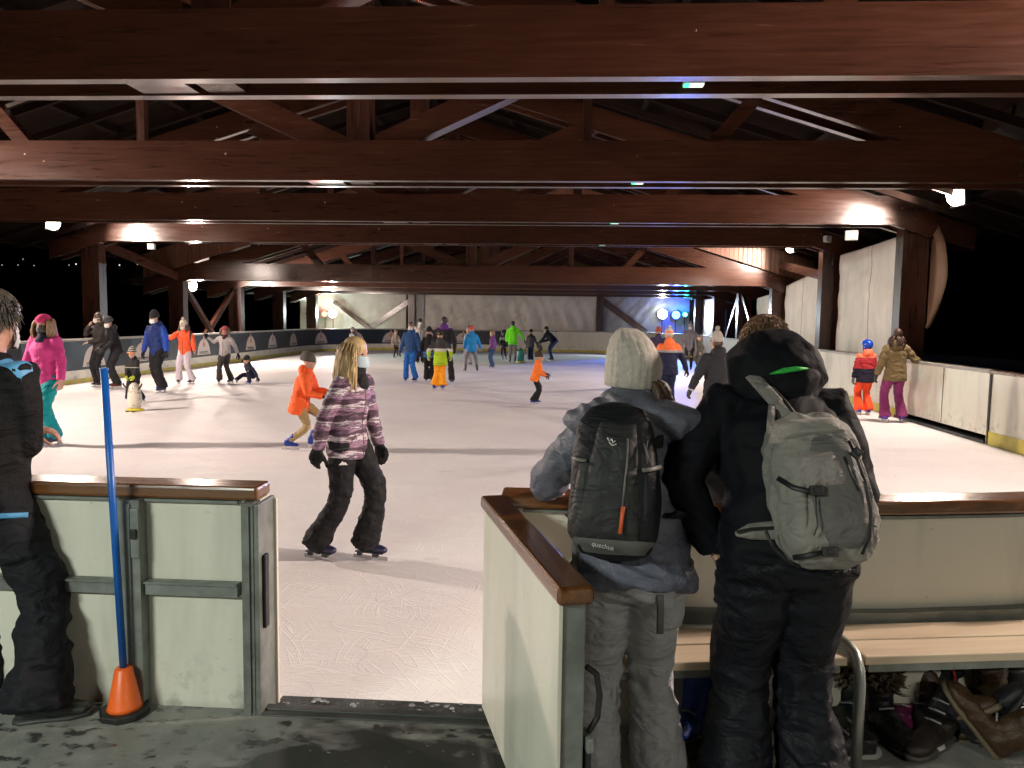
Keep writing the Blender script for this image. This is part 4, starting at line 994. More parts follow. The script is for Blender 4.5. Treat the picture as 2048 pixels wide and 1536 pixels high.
# small unlit lamps / loudspeakers hung under the roof
def hung(u, v, Y, w, lab, rot=0, zt_=ZH):
    p = at(u, v, Y=Y); t = empty('hung_speaker', p, R(rot), lab, 'loudspeaker', 'small loudspeakers hung under the trusses')
    mb = MB(); mb.box(-w, w, -w*.6, w*.6, -w*.8, w*.8); mb.build('case', plain('pale_case', (.42, .42, .40), .5), t, bevel=.02)
    mb = MB(); mb.tube([(0, 0, w*.8), (0, 0, max(w, zt_-p.z+.05))], .012, 5); mb.build('hanger', M_HOUS, t)
hung(1655, 478, 20.3, .10, 'small pale loudspeaker under the fourth truss, left of the other', 30); hung(1703, 471, 16.1, .12, 'small pale loudspeaker under the third truss near the large tarpaulin', -20)
hung(303, 493, 20.8, .10, 'small pale box under the left end of the fourth truss', 0); hung(437, 562, 30.2, .16, 'small pale box hanging above the crossed braces', 0, ZL); hung(535, 574, 35, .15, 'small pale box hanging far left under the low roof', 0, ZL)
# --- cone with the blue pole
c0 = at(250, 1428, z=FL)
t = empty('traffic_cone', (c0.x, c0.y, FL), R(12), 'small orange cone on black base holding a tall blue pole', 'cone')
mb = MB(); mb.tube([(0, 0, .0), (0, 0, .03)], .098, 8); mb.build('base', M_BLACK, t, bevel=.008)
mb = MB(); mb.tube([(0, 0, .03), (0, 0, .042), (0, 0, .19), (0, 0, .195)], [.068, .062, .033, .028], 28); mb.build('cone_shell', plain('orange_plastic', (.95, .15, .02), .4, 0, .1, 8), t, smooth=True)
pt = at(208, 738, Y=c0.y-.02)
pole = MB(); pole.tube([(c0.x+.0, c0.y, FL+.17), tuple(pt)], .0140, 20); pole.tube([tuple(pt+Vector((0, 0, -.004))), tuple(pt+Vector((-.0004, 0, .004)))], .0152, 20)
o = pole.build('pole', plain('blue_plastic', (.006, .10, .42), .35, 0, .12, 10), None, smooth=True); tag(o, 'long blue plastic pole leaning out of the orange cone', 'pole')
# --- benches
M_PINE = wood('pale_pine', (.62, .49, .35), (.76, .63, .47), .4, 'X', .1, 1.2, glints=False)
zb = FL+.45
bA = at(1350, 1325, z=zb); bM = at(1716, 1322, z=zb); bZ = at(2048, 1304, z=zb); rM = at(1650, 1258, z=zb)
bd = (bZ-bA).normalized(); bang = math.atan2(bd.y, bd.x); dep = .285
def bench(x0, x1, lab, org):
    t = empty('bench', org, bang, lab, 'bench', 'pale slatted benches beside the boards')
    for k in range(2):
        y = .0+k*.148; MB().box(x0, x1, y, y+.138, zb-.032, zb).build('slat', M_PINE, t, bevel=.005)
    MB().box(x0+.02, x1-.02, .012, .04, zb-.062, zb-.034).build('rail', M_GALV, t)
    return t
org = (bA.x, bA.y, 0); XM = (bM-bA).length
t1 = bench(-.30, XM-.02, 'pale slatted bench behind the two people, wet spot on its front slat', org); t2 = bench(XM+.045, XM+1.9, 'pale slatted bench at right above the pile of shoes', org)
for t, xx in ((t2, XM+.012), (t1, -.22), (t2, XM+1.8)):
    mb = MB(); pts = [(xx-.004, .31, FL), (xx-.004, .31, zb-.05), (xx-.004, .295, zb+.005), (xx-.002, .25, zb+.018), (xx, .06, zb+.018), (xx, .01, zb+.006), (xx, -.022, zb-.04), (xx, -.03, zb-.09), (xx, -.03, FL)]
    mb.tube(pts, .0185, 10, side=(1, 0, 0)); mb.build('leg_frame', plain('bench_steel', (.36, .38, .36), .38, .6, .15, 8), t, smooth=True)
# ================================================================== THE SKATERS
def FB(n, c, **k): return fabric(n, c, **k)
BLK = fabric('black_cloth', (.014, .014, .017), fold=.6); NAVY = fabric('navy_cloth', (.012, .018, .05)); DGREY = fabric('dark_grey_cloth', (.045, .046, .05))
GLV = plain('black_glove', (.012, .012, .014), .6); BLUSK = (.01, .05, .42); BLKSK = (.018, .018, .03)
KN = lambda n, c: _knit(n, c)
@cached
def _knit(name, col):
    m = NT(name); v = m.coord(); m.set(Base_Color=m.ramp(m.noise(v, 40, 3), [(.3, tuple(c*.8 for c in col)), (.7, col)]), Roughness=.9)
    m.l(m.bump(m.noise(v, 90, 2), .5, .004), m.p.inputs['Normal']); return m.mat
# --- left group
person('woman in pink jacket and headband with teal trousers, grey mask, at left', on_ice(100, 890), 1.74, 172, feet=((-.11, .02, 10), (.10, 0, -8)), lean=2, hands=((-.30, .10, .80), (.27, .16, .84)), head=(4, 4, 2), curl=.5,
       jacket=dict(mat=FB('pink_shell', (.56, .045, .24), fold=.6), len=.16, bulk=1.12), pants=dict(mat=FB('teal_shell', (.0, .27, .31)), flare=.085, bulk=1.05), shoes=('skate', (.02, .03, .07)),
       hat=dict(kind='headband', mat=KN('pink_knit', (.55, .03, .16))), hair=('long', (.30, .19, .10), .24), mask=(.06, .07, .07), scarf=FB('navy_fleece', (.012, .016, .035)), voxel=.014, near=True)
person('man in dark jacket with headphones, arms folded, hand at his mask', on_ice(203, 774), 1.76, 150, feet=((-.14, 0, 20), (.13, .02, -15)), lean=2, hands=((-.02, .30, 1.02), (.08, .20, 1.42)), head=(-20, 2, 0),
       jacket=dict(mat=FB('umber_shell', (.040, .034, .032)), len=.10), pants=dict(mat=BLK, flare=.085), shoes=('skate', (.03, .02, .02)), hat=dict(kind='headphones'), hair=('short', (.10, .075, .05)), mask=(.62, .60, .58))
person('stooping man in black with dark knit hat and white mask', on_ice(236, 777), 1.68, 128, feet=((-.10, 0, 0), (.10, .03, 0)), lean=14, hands=((-.22, .34, .92), (.16, .36, .95)), head=(25, 18, 0),
       jacket=dict(mat=BLK, len=.10, bulk=1.02), pants=dict(mat=BLK, flare=.08), shoes=('skate', (.10, .02, .015)), hat=dict(kind='beanie', mat=KN('charcoal_knit', (.05, .052, .055))), mask=(.66, .66, .64), gloves=GLV)
def kidface(t, J):
    m = MB(); hp = J['hp']; hs = J['hs']
    m.tube([hp(-.082, .03, .135), hp(-.05, .088, .13), hp(0, .104, .128), hp(.05, .088, .13), hp(.082, .03, .135)], [(.012*hs, .03*hs)]*5, 10, side=(0, 0, 1)); m.build('goggles', plain('orange_goggles', (.75, .26, .04), .3), t, smooth=True)
STRH = blocks('striped_knit', [(0, (.35, .33, .30)), (.2, (.05, .05, .05)), (.32, (.35, .33, .30)), (.48, (.08, .07, .06)), (.6, (.36, .34, .3)), (.76, (.07, .07, .07)), (.88, (.4, .38, .34))], .9)
k4 = on_ice(270, 806)
person('small child in black with striped hat, orange goggles and lime gloves, pushing the penguin', k4, 1.10, 182, feet=((-.24, -.06, 25), (.24, -.02, -25)), lean=10, hands=((-.11, .30, .78), (.11, .30, .78)), pel=(0, 0, -.03), head=(0, 4, 0),
       jacket=dict(mat=blocks('black_lime_child', [(0, (.018, .018, .02)), (.42, (.02, .02, .022)), (.46, (.25, .25, .24)), (.5, (.018, .018, .02))]), len=.10, bulk=1.2), pants=dict(mat=BLK, flare=.09, bulk=1.15), shoes=('skate', BLUSK),
       hat=dict(kind='beanie', mat=STRH, tall=.02), gloves=plain('lime_glove', (.50, .60, .04), .6), extra=kidface, voxel=.014)
def penguin(loc, rz, label, body, base, H=.56, doodle=True, name='skating_aid'):
    t = empty(name, loc, R(rz), label, 'skating aid'); m = MB(); k = H/.56
    m.tube([(0, 0, .05*k), (0, 0, .09*k), (0, .0, .2*k), (0, 0, .34*k), (0, 0, .45*k), (0, 0, .52*k), (0, 0, .555*k), (0, 0, .565*k)], [(.10*k, .09*k), (.125*k, .10*k), (.145*k, .11*k), (.135*k, .10*k), (.115*k, .09*k), (.085*k, .07*k), (.04*k, .035*k), (.01, .01)], 22)
    o = m.build('body', body, t, smooth=True)
    m = MB(); m.tube([(0, 0, .012), (0, 0, .045*k), (0, 0, .06*k)], [(.17*k, .14*k), (.16*k, .13*k), (.12*k, .10*k)], 20); m.build('base', base, t, smooth=True)
    m = MB()
    for sx in (-1, 1): m.tube([(sx*.06*k, .22*k, .008), (sx*.06*k, .0, .008), (sx*.06*k, -.2*k, .008), (sx*.06*k, -.23*k, .03)], .009, 6)
    m.build('runners', M_BLACK, t)
    m = MB()
    for sx in (-1, 1): m.tube([(sx*.09*k, -.03, .42*k), (sx*.17*k, -.06*k, .50*k), (sx*.19*k, -.07*k, .55*k)], .016*k, 8)
    m.build('handle', M_BLACK, t, smooth=True)
    return t
def doodle():
    m = NT('scribbled_white'); v = m.coord(scale=(1, 1, 1)); n = m.noise(v, 11, 2, .5, 1.6)
    k = m.math('LESS_THAN', m.math('ABSOLUTE', m.math('SUBTRACT', n, .5)), .02); k = m.math('MULTIPLY', k, m.math('GREATER_THAN', m.noise(v, 5, 1), .46))
    m.set(Base_Color=m.mix(k, (.60, .57, .48), (.05, .05, .05)), Roughness=.4); return m.mat
pp = at(270, 822, z=0)
penguin((pp.x, pp.y, 0), 0, 'white scribbled penguin skating aid with yellow base in front of the small child', doodle(), plain('yellow_plastic', (.55, .46, .04), .4), .52)
person('tall man in blue jacket, black hat and white mask, black trousers', on_ice(318, 784), 1.80, 168, feet=((-.19, .10, 10, 0), (.04, -.12, -10, .02)), lean=4, slean=2, hands=((-.31, .10, .80), (.29, .12, .80)), head=(-14, 12, 0),
       jacket=dict(mat=blocks('navy_blue_jacket', [(0, (.02, .07, .40)), (.24, (.012, .03, .14)), (.80, (.02, .05, .30))], axis='X'), len=.14, bulk=1.1), pants=dict(mat=BLK, flare=.095, bulk=1.08), shoes=('skate', (.02, .03, .14)), hat=dict(kind='beanie', mat=KN('black_knit', (.015, .015, .017)), tall=.03), mask=(.66, .66, .65), gloves=GLV)
person('woman in bright orange jacket and white trousers with cream bobble hat', on_ice(372, 768), 1.60, 178, feet=((-.19, 0, 15), (.20, 0, -15)), lean=3, hands=((-.36, .16, .84), (.10, .24, 1.38)), head=(0, 18, 0), elbow=(None, (.8, -.2, -.6)),
       jacket=dict(mat=blocks('orange_black_jacket', [(0, (.92, .13, .045)), (.20, (.04, .03, .03)), (.28, (.95, .13, .045))], axis='X'), len=.13, bulk=1.05), pants=dict(mat=FB('lilac_white_shell', (.60, .54, .62)), flare=.098, bulk=1.0), shoes=('skate', BLKSK),
       hat=dict(kind='bobble', mat=KN('cream_knit', (.66, .60, .48))), mask=(.7, .7, .7), hair=('long', (.08, .05, .035), .15))
person('woman in light grey jacket and dark trousers, arm stretched to the fallen child', on_ice(451, 767), 1.46, 176, feet=((-.20, 0, 15), (.20, 0, -15)), lean=3, slean=-4, hands=((-.50, .05, .80), (.52, .10, 1.40)), head=(6, 6, 0), elbow=(None, (.2, -.6, -.8)),
       jacket=dict(mat=FB('light_grey_fleece', (.40, .38, .38)), len=.10, bulk=1.05), pants=dict(mat=FB('charcoal_trousers', (.055, .055, .055)), flare=.10), shoes=('skate', BLKSK),
       hat=dict(kind='headband', mat=KN('dusty_red_knit', (.40, .08, .09))), hair=('long', (.16, .11, .08), .2), mask=(.4, .17, .16), gloves=GLV, scarf=FB('maroon_scarf', (.05, .015, .02)))
fx = on_ice(507, 770)
person('fallen child in dark blue on the ice, blue skates stretched to the left', fx, 1.15, 150, feet=((-.14, .30, 0, 0, 20), (.86, .16, -50, .02, 35)), pel=(0, 0, -.60), lean=34, hands=((-.52, .05, .02), (.50, .05, .80)), head=(0, 6, 0), knee=(0, .6, 1),
       jacket=dict(mat=FB('midnight_jacket', (.016, .022, .045)), len=.06, bulk=1.15), pants=dict(mat=FB('midnight_trousers', (.014, .018, .04)), flare=.08, bulk=1.1), shoes=('skate', BLUSK), hat=dict(kind='beanie', mat=KN('black_knit2', (.014, .014, .018))), gloves=GLV)
# --- boy in orange
def specs(t, J):
    m = MB(); hp = J['hp']; hs = J['hs']
    for sg in (-1, 1):
        pts = [hp(sg*.034+.022*math.cos(a), .098, .116+.017*math.sin(a)) for a in [i*math.pi/6 for i in range(13)]]; m.tube(pts, .0022*hs, 5, cap=False); m.tube([hp(sg*.056, .096, .12), hp(sg*.078, .0, .115)], .002*hs, 5)
    m.build('glasses', M_BLACK, t)
person('boy in orange hooded jacket and khaki trousers on blue skates, grey hat and glasses', on_ice(603, 900), 1.42, -88, feet=((-.05, .17, 0, .02), (.08, -.20, 4)), pel=(0, -.02, -.16), lean=12, hands=((-.10, .44, .92), (.12, .40, .86)), head=(-4, 6, 0), neck_fwd=.03,
       jacket=dict(mat=FB('orange_shell', (.95, .13, .025), fold=.5), len=.20, bulk=1.12, hem=1.05), pants=dict(mat=FB('khaki_jeans', (.36, .26, .12)), flare=.062, bulk=.82, end=.88, drop=.0), shoes=('skate', (.008, .04, .30), (.65, .62, .60)),
       hat=dict(kind='beanie', mat=KN('taupe_knit', (.10, .09, .085))), gloves=GLV, voxel=.011, near=True, extra=specs)
# --- striped woman (nearest skater)
def stripes():
    m = NT('striped_ski_fabric'); v = m.coord(); sp = m.n('SeparateXYZ'); m.l(v, sp.inputs[0])
    w = m.math('ADD', m.math('MULTIPLY', sp.outputs[2], 8.5), m.math('MULTIPLY', m.noise(m.coord(scale=(1, 1, 4)), 7, 4, .6), 1.7))
    f = m.math('FRACT', w)
    c = m.ramp(f, [(0, (.045, .02, .04)), (.16, (.05, .022, .045)), (.24, (.24, .14, .22)), (.40, (.36, .20, .32)), (.52, (.08, .05, .08)), (.60, (.55, .50, .55)), (.72, (.60, .55, .58)), (.80, (.16, .08, .13)), (1, (.04, .02, .035))])
    b = m.noise(m.coord(scale=(4, 4, 26)), 3, 3)
    c = m.mix(m.ramp(b, [(.54, 0), (.62, .8)]), c, (.06, .03, .055)); m.set(Base_Color=c, Roughness=.62)
    m.l(m.bump(m.noise(m.coord(scale=(1, 1, 1.8)), 9, 4, .55, .6), .55, .02), m.p.inputs['Normal']); return m.mat
def striped_extra(t, J):
    s = J['s']
    for i in (0, 1):                                     # thigh pocket flap with the small white mark
        pass
    for ch in t.children:
        if ch.name.startswith('trousers'): tr = bvh(ch)
    c = J['hip'][1].lerp(J['kn'][1], .30); d = Vector((.75, .65, 0))
    q = d.cross(Vector((0, 0, 1))).normalized(); ring = [c+q*x+Vector((0, 0, z)) for x, z in ((.032, -.012), (.018, .002), (.004, .016), (-.006, .004), (-.014, .010), (-.032, -.012))]
    MB().add(snap(tr, ring, d, .004), [(0, 1, 2, 3, 4, 5)]).build('white_mark', plain('print_white', (.8, .8, .8), .5), t)
    seam(None, t, tr, c+q*.06+Vector((0, 0, .10)), c-q*.06+Vector((0, 0, .11)), d, plain('seam_grey', (.04, .04, .045), .5), 'pocket_flap', .004)
st = person('woman in purple and white striped ski jacket with long blond hair, skating past the doorway', on_ice(690, 1118), 1.64, -108, feet=((-.07, .15, -4, .0), (.09, -.21, 0, .0)), pel=(0, .03, -.015), lean=3, elbow=(None, (.25, -1, -.3)), hands=((-.26, .17, .78), (.235, -.11, .79)), head=(8, 4, 0), curl=.4, neck_fwd=.03,
       jacket=dict(mat=stripes(), len=.12, bulk=1.03, hem=1.03, fold=.009), pants=dict(mat=FB('black_ski_trousers', (.014, .014, .016), fold=.7), flare=.100, bulk=1.08, fold=.011, end=.96, drop=.05), shoes=('skate', (.022, .02, .065), (.04, .04, .06)),
       hair=('long', (.50, .36, .18), .36, -1.75, 2.1), mask=(.46, .58, .66), gloves=fabric('knit_glove', (.012, .012, .014)), scarf=fabric('black_neck_warmer', (.012, .012, .014)), voxel=.008, near=True, extra=striped_extra)
# --- middle distance
person('child in patterned grey jacket by the emblem board, behind the blond woman', on_ice(706, 717), 1.28, 160, jacket=dict(mat=blocks('patterned_child', [(0, (.3, .3, .3)), (.3, (.06, .06, .08)), (.5, (.34, .34, .34)), (.7, (.05, .06, .08))], dist=.8), bulk=1.15), pants=dict(mat=BLK), shoes=('skate', BLKSK), hat=dict(kind='helmet', mat=plain('grey_helmet', (.2, .2, .22), .3)), voxel=.022)
person('child in beige jacket and black leggings in front of an emblem', on_ice(791, 717), 1.20, -150, feet=((-.14, 0, 10), (.12, .1, -20)), lean=8, hands=((-.26, .3, .85), (.30, .2, .85)), jacket=dict(mat=FB('beige_jacket', (.36, .30, .26)), bulk=1.15), pants=dict(mat=BLK, flare=.06, bulk=.8), shoes=('skate', BLKSK), hair=('short', (.25, .13, .07)), voxel=.022)
person('man in blue one-piece ski suit with white mask', on_ice(822, 764), 1.62, 172, feet=((-.14, 0, 14), (.14, .05, -14)), lean=2, hands=((-.32, .08, .80), (.32, .08, .80)), jacket=dict(mat=FB('blue_suit_top', (.022, .075, .22)), len=.10, bulk=1.08), pants=dict(mat=FB('blue_suit_legs', (.015, .13, .48)), flare=.085, bulk=1.02), shoes=('skate', BLKSK), hair=('short', (.14, .085, .05)), mask=(.66, .64, .62), gloves=GLV)
person('person in whitish jacket and dark hat half hidden behind the blue ski suit', on_ice(840, 728), 1.68, 195, jacket=dict(mat=FB('white_grey_jacket', (.42, .40, .38)), bulk=1.05), pants=dict(mat=BLK), shoes=('skate', BLKSK), hat=dict(kind='beanie', mat=KN('black_knit3', (.02, .02, .022))), mask=(.6, .6, .6), voxel=.022)
person('person in black jacket with blue hem band, between blue suit and orange trousers', on_ice(858, 765), 1.48, 10, feet=((-.09, 0, 0), (.09, 0, 0)), lean=6, jacket=dict(mat=blocks('black_blue_band', [(0, (.03, .17, .45)), (.12, (.08, .08, .1)), (.18, (.03, .17, .45)), (.26, (.018, .018, .022))]), len=.14, bulk=1.1), pants=dict(mat=BLK, flare=.09), shoes=('skate', BLKSK), hat=dict(kind='beanie', mat=KN('black_knit4', (.015, .015, .016)), tall=.02), gloves=GLV)
person('tall dark-haired man in black with purple hood, seen from behind', on_ice(888, 768), 1.78, 4, feet=((-.05, .0, -5), (.20, .0, 12)), jacket=dict(mat=blocks('black_purple_hood', [(0, (.018, .018, .022)), (.80, (.12, .03, .24))]), len=.12, bulk=1.08), pants=dict(mat=BLK, flare=.085), shoes=('skate', BLKSK), hair=('short', (.035, .02, .018)), gloves=GLV)
def hivis(t, J):
    m = MB(); s = J['s']; hp = J['hp']; hs = J['hs']
    for k in range(5):
        a = k*1.2566; m.add([hp(-.03, -.135, .17), hp(-.03+.012*math.cos(a-.4), -.137, .17+.012*math.sin(a-.4)), hp(-.03+.035*math.cos(a), -.132, .17+.035*math.sin(a)), hp(-.03+.012*math.cos(a+.4), -.137, .17+.012*math.sin(a+.4))], [(0, 1, 2, 3)])
    m.build('star_print', plain('star_yellow', (.6, .45, .05), .5), t)
person('child in lime and grey jacket with orange-yellow trousers and blue skates, back turned', on_ice(879, 781), 1.46, 8, feet=((-.16, .02, 20), (.10, 0, -16)), pel=(.02, 0, -.03), lean=8, slean=-2, hands=((-.34, .1, .95), (.34, .1, .95)),
       jacket=dict(mat=blocks('lime_grey_jacket', [(0, (.40, .60, .02)), (.52, (.60, .60, .58)), (.62, (.05, .05, .05))]), len=.20, bulk=1.15), pants=dict(mat=FB('amber_shell', (.95, .36, .012)), flare=.115, bulk=1.12, end=.95), shoes=('skate', BLUSK), hat=dict(kind='beanie', mat=KN('dark_brown_knit', (.035, .025, .02)), tall=.01, wide=1.08), extra=hivis, gloves=plain('pale_lime_glove', (.45, .55, .2), .6))
person('skater in bright blue jacket and grey trousers with red hat, legs apart', on_ice(943, 745), 1.52, 12, feet=((-.24, 0, -15), (.22, .02, 10)), pel=(0, 0, -.04), lean=6, hands=((-.28, .12, .82), (.36, .05, .80)), jacket=dict(mat=FB('azure_shell', (.01, .21, .52)), len=.15, bulk=1.1), pants=dict(mat=FB('mid_grey_trousers', (.17, .16, .18)), flare=.062, bulk=.88), shoes=('skate', BLKSK), hat=dict(kind='beanie', mat=KN('coral_knit', (.50, .08, .07))), voxel=.022)
person('child with pale pink hat half hidden behind the bright blue jacket', on_ice(937, 731), 1.38, 150, feet=((-.14, 0, 0), (.14, 0, 0)), jacket=dict(mat=FB('pale_grey_jacket', (.36, .35, .33)), bulk=1.1), pants=dict(mat=FB('lavender_grey', (.3, .28, .34))), shoes=('skate', BLKSK), hat=dict(kind='bobble', mat=KN('pale_pink_knit', (.60, .36, .33)), pom=KN('black_knit5', (.02, .02, .02))), voxel=.024)
person('fair-haired child in purple top and wide jeans', on_ice(986, 737), 1.32, 70, feet=((-.1, 0, 0), (.1, .06, 0)), lean=6, jacket=dict(mat=FB('plum_top', (.16, .05, .20)), len=.06), pants=dict(mat=FB('blue_jeans', (.03, .07, .16)), flare=.105), shoes=('skate', BLKSK), hair=('short', (.30, .18, .09)), gloves=GLV, voxel=.022)
person('man in neon green jacket and grey trousers, back turned', on_ice(1025, 727), 1.64, 3, feet=((-.12, 0, 0), (.10, 0, 0)), hands=((-.26, .1, .85), (.48, .05, .92)), jacket=dict(mat=FB('neon_green_shell', (.16, .85, .02)), len=.17, bulk=1.12), pants=dict(mat=FB('speckled_grey', (.2, .19, .18)), flare=.06, bulk=.9), shoes=('skate', BLKSK), hair=('short', (.02, .015, .012)), gloves=GLV, voxel=.022)
person('child in black and white clothes just left of the neon green jacket', on_ice(1008, 722), 1.28, 30, feet=((-.10, 0, 0), (.16, .05, 0)), jacket=dict(mat=blocks('black_white_child', [(0, (.02, .02, .022)), (.5, (.4, .4, .38)), (.72, (.02, .02, .022))]), bulk=1.1), pants=dict(mat=BLK, flare=.06, bulk=.8), shoes=('skate', (.03, .02, .10)), hair=('long', (.05, .03, .02), .2), gloves=GLV, voxel=.024)
pq = at(1041, 725, z=0); penguin((pq.x, pq.y, 0), 20, 'teal skating aid with yellow base beside the neon green jacket', plain('teal_plastic', (.01, .22, .20), .4), plain('yellow_plastic2', (.60, .52, .03), .4), .58)
person('person in dark grey jacket and hood holding a small child by the hand', on_ice(1061, 723), 1.30, 8, feet=((-.09, 0, 0), (.09, 0, 0)), hands=((-.24, .1, .8), (.44, .1, .76)), jacket=dict(mat=blocks('grey_black_hood', [(0, (.075, .07, .08)), (.74, (.025, .025, .03))]), len=.16, bulk=1.2), pants=dict(mat=NAVY, flare=.1), shoes=('skate', (.04, .04, .2)), hat=dict(kind='beanie', mat=KN('black_knit6', (.02, .02, .02))), gloves=GLV, voxel=.022)
person('tiny child in beige snowsuit held by the hand', on_ice(1079, 721), .80, 20, feet=((-.09, 0, 0), (.09, 0, 0)), hands=((-.34, .05, 1.2), None), jacket=dict(mat=FB('tan_snowsuit', (.24, .18, .14)), bulk=1.3), pants=dict(mat=FB('tan_snowsuit2', (.22, .17, .13)), bulk=1.2), shoes=('skate', BLKSK), hat=dict(kind='beanie', mat=KN('tan_knit', (.3, .22, .16))), voxel=.02)
person('adult in navy jacket and jeans bending forward beside the tiny child', on_ice(1103, 722), 1.62, 60, feet=((-.12, -.12, 0), (.12, .08, 0)), pel=(0, -.12, -.06), lean=48, hands=((-.14, .58, .78), (.16, .56, .80)), head=(0, 10, 0), jacket=dict(mat=FB('navy_parka', (.014, .016, .035)), len=.1, bulk=1.15), pants=dict(mat=FB('jeans_dark', (.022, .05, .13)), flare=.07), shoes=('skate', BLKSK), hat=dict(kind='beanie', mat=KN('black_knit7', (.018, .018, .02))), gloves=GLV, voxel=.022)
person('small boy in orange jacket and black trousers skating right on blue skates', on_ice(1073, 810), 1.10, -80, feet=((-.10, -.02, 0), (.09, -.16, 0)), pel=(0, -.06, -.03), lean=14, hands=((-.16, .36, 1.0), (.12, .30, .94)), head=(0, 0, 0), jacket=dict(mat=FB('orange_child', (.90, .19, .02)), len=.14, bulk=1.2), pants=dict(mat=BLK, flare=.09, bulk=1.1), shoes=('skate', BLUSK), hat=dict(kind='beanie', mat=KN('brown_knit', (.05, .03, .02))), gloves=GLV, voxel=.014)
# --- right side
person('skater with white and orange bobble hat, navy suit with orange shoulders', on_ice(1334, 828), 1.60, 4, feet=((-.10, 0, 0), (.10, .02, 0)), lean=5, hands=((-.30, .15, .85), (.40, .04, .86)), jacket=dict(mat=blocks('navy_orange_jacket', [(0, (.012, .016, .05)), (.62, (.30, .29, .30)), (.68, (.95, .20, .06))]), len=.14, bulk=1.12), pants=dict(mat=NAVY, flare=.09), shoes=('skate', BLKSK),
       hat=dict(kind='bobble', mat=blocks('orange_white_knit', [(0, (.62, .58, .50)), (.35, (.92, .25, .14)), (.62, (.66, .6, .52))], .9), pom=KN('white_knit', (.7, .66, .6))), gloves=GLV)
person('person with red hat half hidden left of the orange shouldered skater', on_ice(1314, 775), 1.58, 0, feet=((-.09, 0, 0), (.09, 0, 0)), jacket=dict(mat=FB('dusk_blue_jacket', (.045, .04, .10)), bulk=1.1), pants=dict(mat=BLK), shoes=('skate', BLKSK), hat=dict(kind='beanie', mat=KN('brick_knit', (.42, .09, .08))), gloves=GLV, voxel=.022)
person('woman in grey coat with pale hat and mask at the far right', on_ice(1378, 741), 1.66, 170, feet=((-.06, .0, 0), (.20, -.02, -10)), lean=3, hands=((-.30, .22, .9), (.22, .2, .9)), jacket=dict(mat=FB('grey_wool_coat', (.13, .12, .14)), len=.24, bulk=1.05), pants=dict(mat=BLK, flare=.06, bulk=.8), shoes=('skate', BLKSK), hat=dict(kind='bobble', mat=KN('pale_grey_knit', (.42, .40, .42))), mask=(.6, .6, .6), voxel=.022)
person('child in dark olive jacket beside the grey coat', on_ice(1399, 743), 1.28, 100, jacket=dict(mat=FB('olive_child', (.07, .07, .06)), len=.16, bulk=1.15), pants=dict(mat=FB('dark_olive', (.05, .05, .05))), shoes=('skate', BLKSK), hair=('short', (.12, .1, .1)), voxel=.022)
person('child in blue helmet with orange, red and navy jacket', on_ice(1727, 830), 1.44, 6, feet=((-.12, 0, -6), (.12, 0, 6)), lean=1, hands=((-.27, .06, .80), (.24, .14, .84)), head=(22, 0, 0), jacket=dict(mat=blocks('three_colour_jacket', [(0, (.012, .012, .03)), (.42, (.38, .025, .035)), (.74, (.95, .20, .10))]), len=.17, bulk=1.18), pants=dict(mat=FB('red_orange_shell', (.95, .085, .02)), flare=.105, bulk=1.1), shoes=('skate', (.02, .07, .45)),
       hat=dict(kind='helmet', mat=plain('blue_helmet', (.01, .06, .48), .2, 0, .05, 5, .0)), gloves=plain('grey_glove', (.10, .09, .08), .7), voxel=.013)
person('woman in olive brown jacket and plum trousers touching the right boards', on_ice(1785, 845), 1.66, 2, feet=((-.15, 0, -8), (.17, 0, 10)), lean=2, hands=((-.33, .06, .82), (.50, .16, 1.12)), head=(-6, 0, 0), elbow=(None, (.6, -.3, -.8)), jacket=dict(mat=FB('olive_brown_parka', (.16, .115, .05), fold=.7), len=.16, bulk=1.15), pants=dict(mat=FB('plum_shell', (.19, .022, .11)), flare=.098, bulk=1.05), shoes=('skate', (.10, .04, .35)),
       hair=('long', (.045, .022, .014), .2), hat=dict(kind='beanie', mat=hairm('dark_auburn', (.05, .024, .016)), wide=.98), gloves=GLV, voxel=.013)
person('person in dark jacket with tall pale furry hat, between the two onlookers', on_ice(1428, 900), 1.60, 20, feet=((-.10, 0, 0), (.10, 0, 0)), hands=((-.36, .14, .86), (.26, .2, .90)), head=(0, 4, 0), jacket=dict(mat=FB('slate_black_jacket', (.022, .024, .03)), len=.14, bulk=1.15), pants=dict(mat=BLK), shoes=('skate', BLKSK), hat=dict(kind='bobble', mat=KN('furry_grey', (.44, .41, .38)), tall=.03), hair=('short', (.08, .04, .025)), gloves=GLV, voxel=.016,
       extra=lambda t, J: MB().tube([J['wr'][0].lerp(J['el'][0], .12), J['wr'][0].lerp(J['el'][0], -.02)], .05*J['s'], 12).build('white_cuff', plain('cuff_white', (.6, .58, .54), .7), t, smooth=True))
person('person in pinkish beige jacket with black hat and small backpack', on_ice(1499, 800), 1.72, 6, feet=((-.1, 0, 0), (.1, 0, 0)), jacket=dict(mat=FB('pinkish_beige', (.34, .24, .22)), len=.18, bulk=1.1), pants=dict(mat=BLK), shoes=('skate', BLKSK), hat=dict(kind='beanie', mat=KN('black_knit8', (.016, .016, .018))), gloves=GLV, extra=small_pack(BLK, .1, .3), voxel=.018)
# ================================================================== THE ONLOOKERS IN FRONT
JJ = {}
def keep(name, more=None):
    def f(t, J): J['W'] = Matrix.Translation(t.location) @ Matrix.Rotation(t.rotation_euler[2], 4, 'Z'); JJ[name] = J; (more(t, J) if more else None)
    return f
def wl(loc, s, p, rz=0):
    q = Matrix.Rotation(-R(rz), 3, 'Z') @ (Vector(p)-Vector(loc)); return tuple(q/s)
def patch_strip(mb, pts, w, th=.004, side=(0, 0, 1)):
    mb.tube(pts, [(w, th)]*len(pts), 6, side=side)
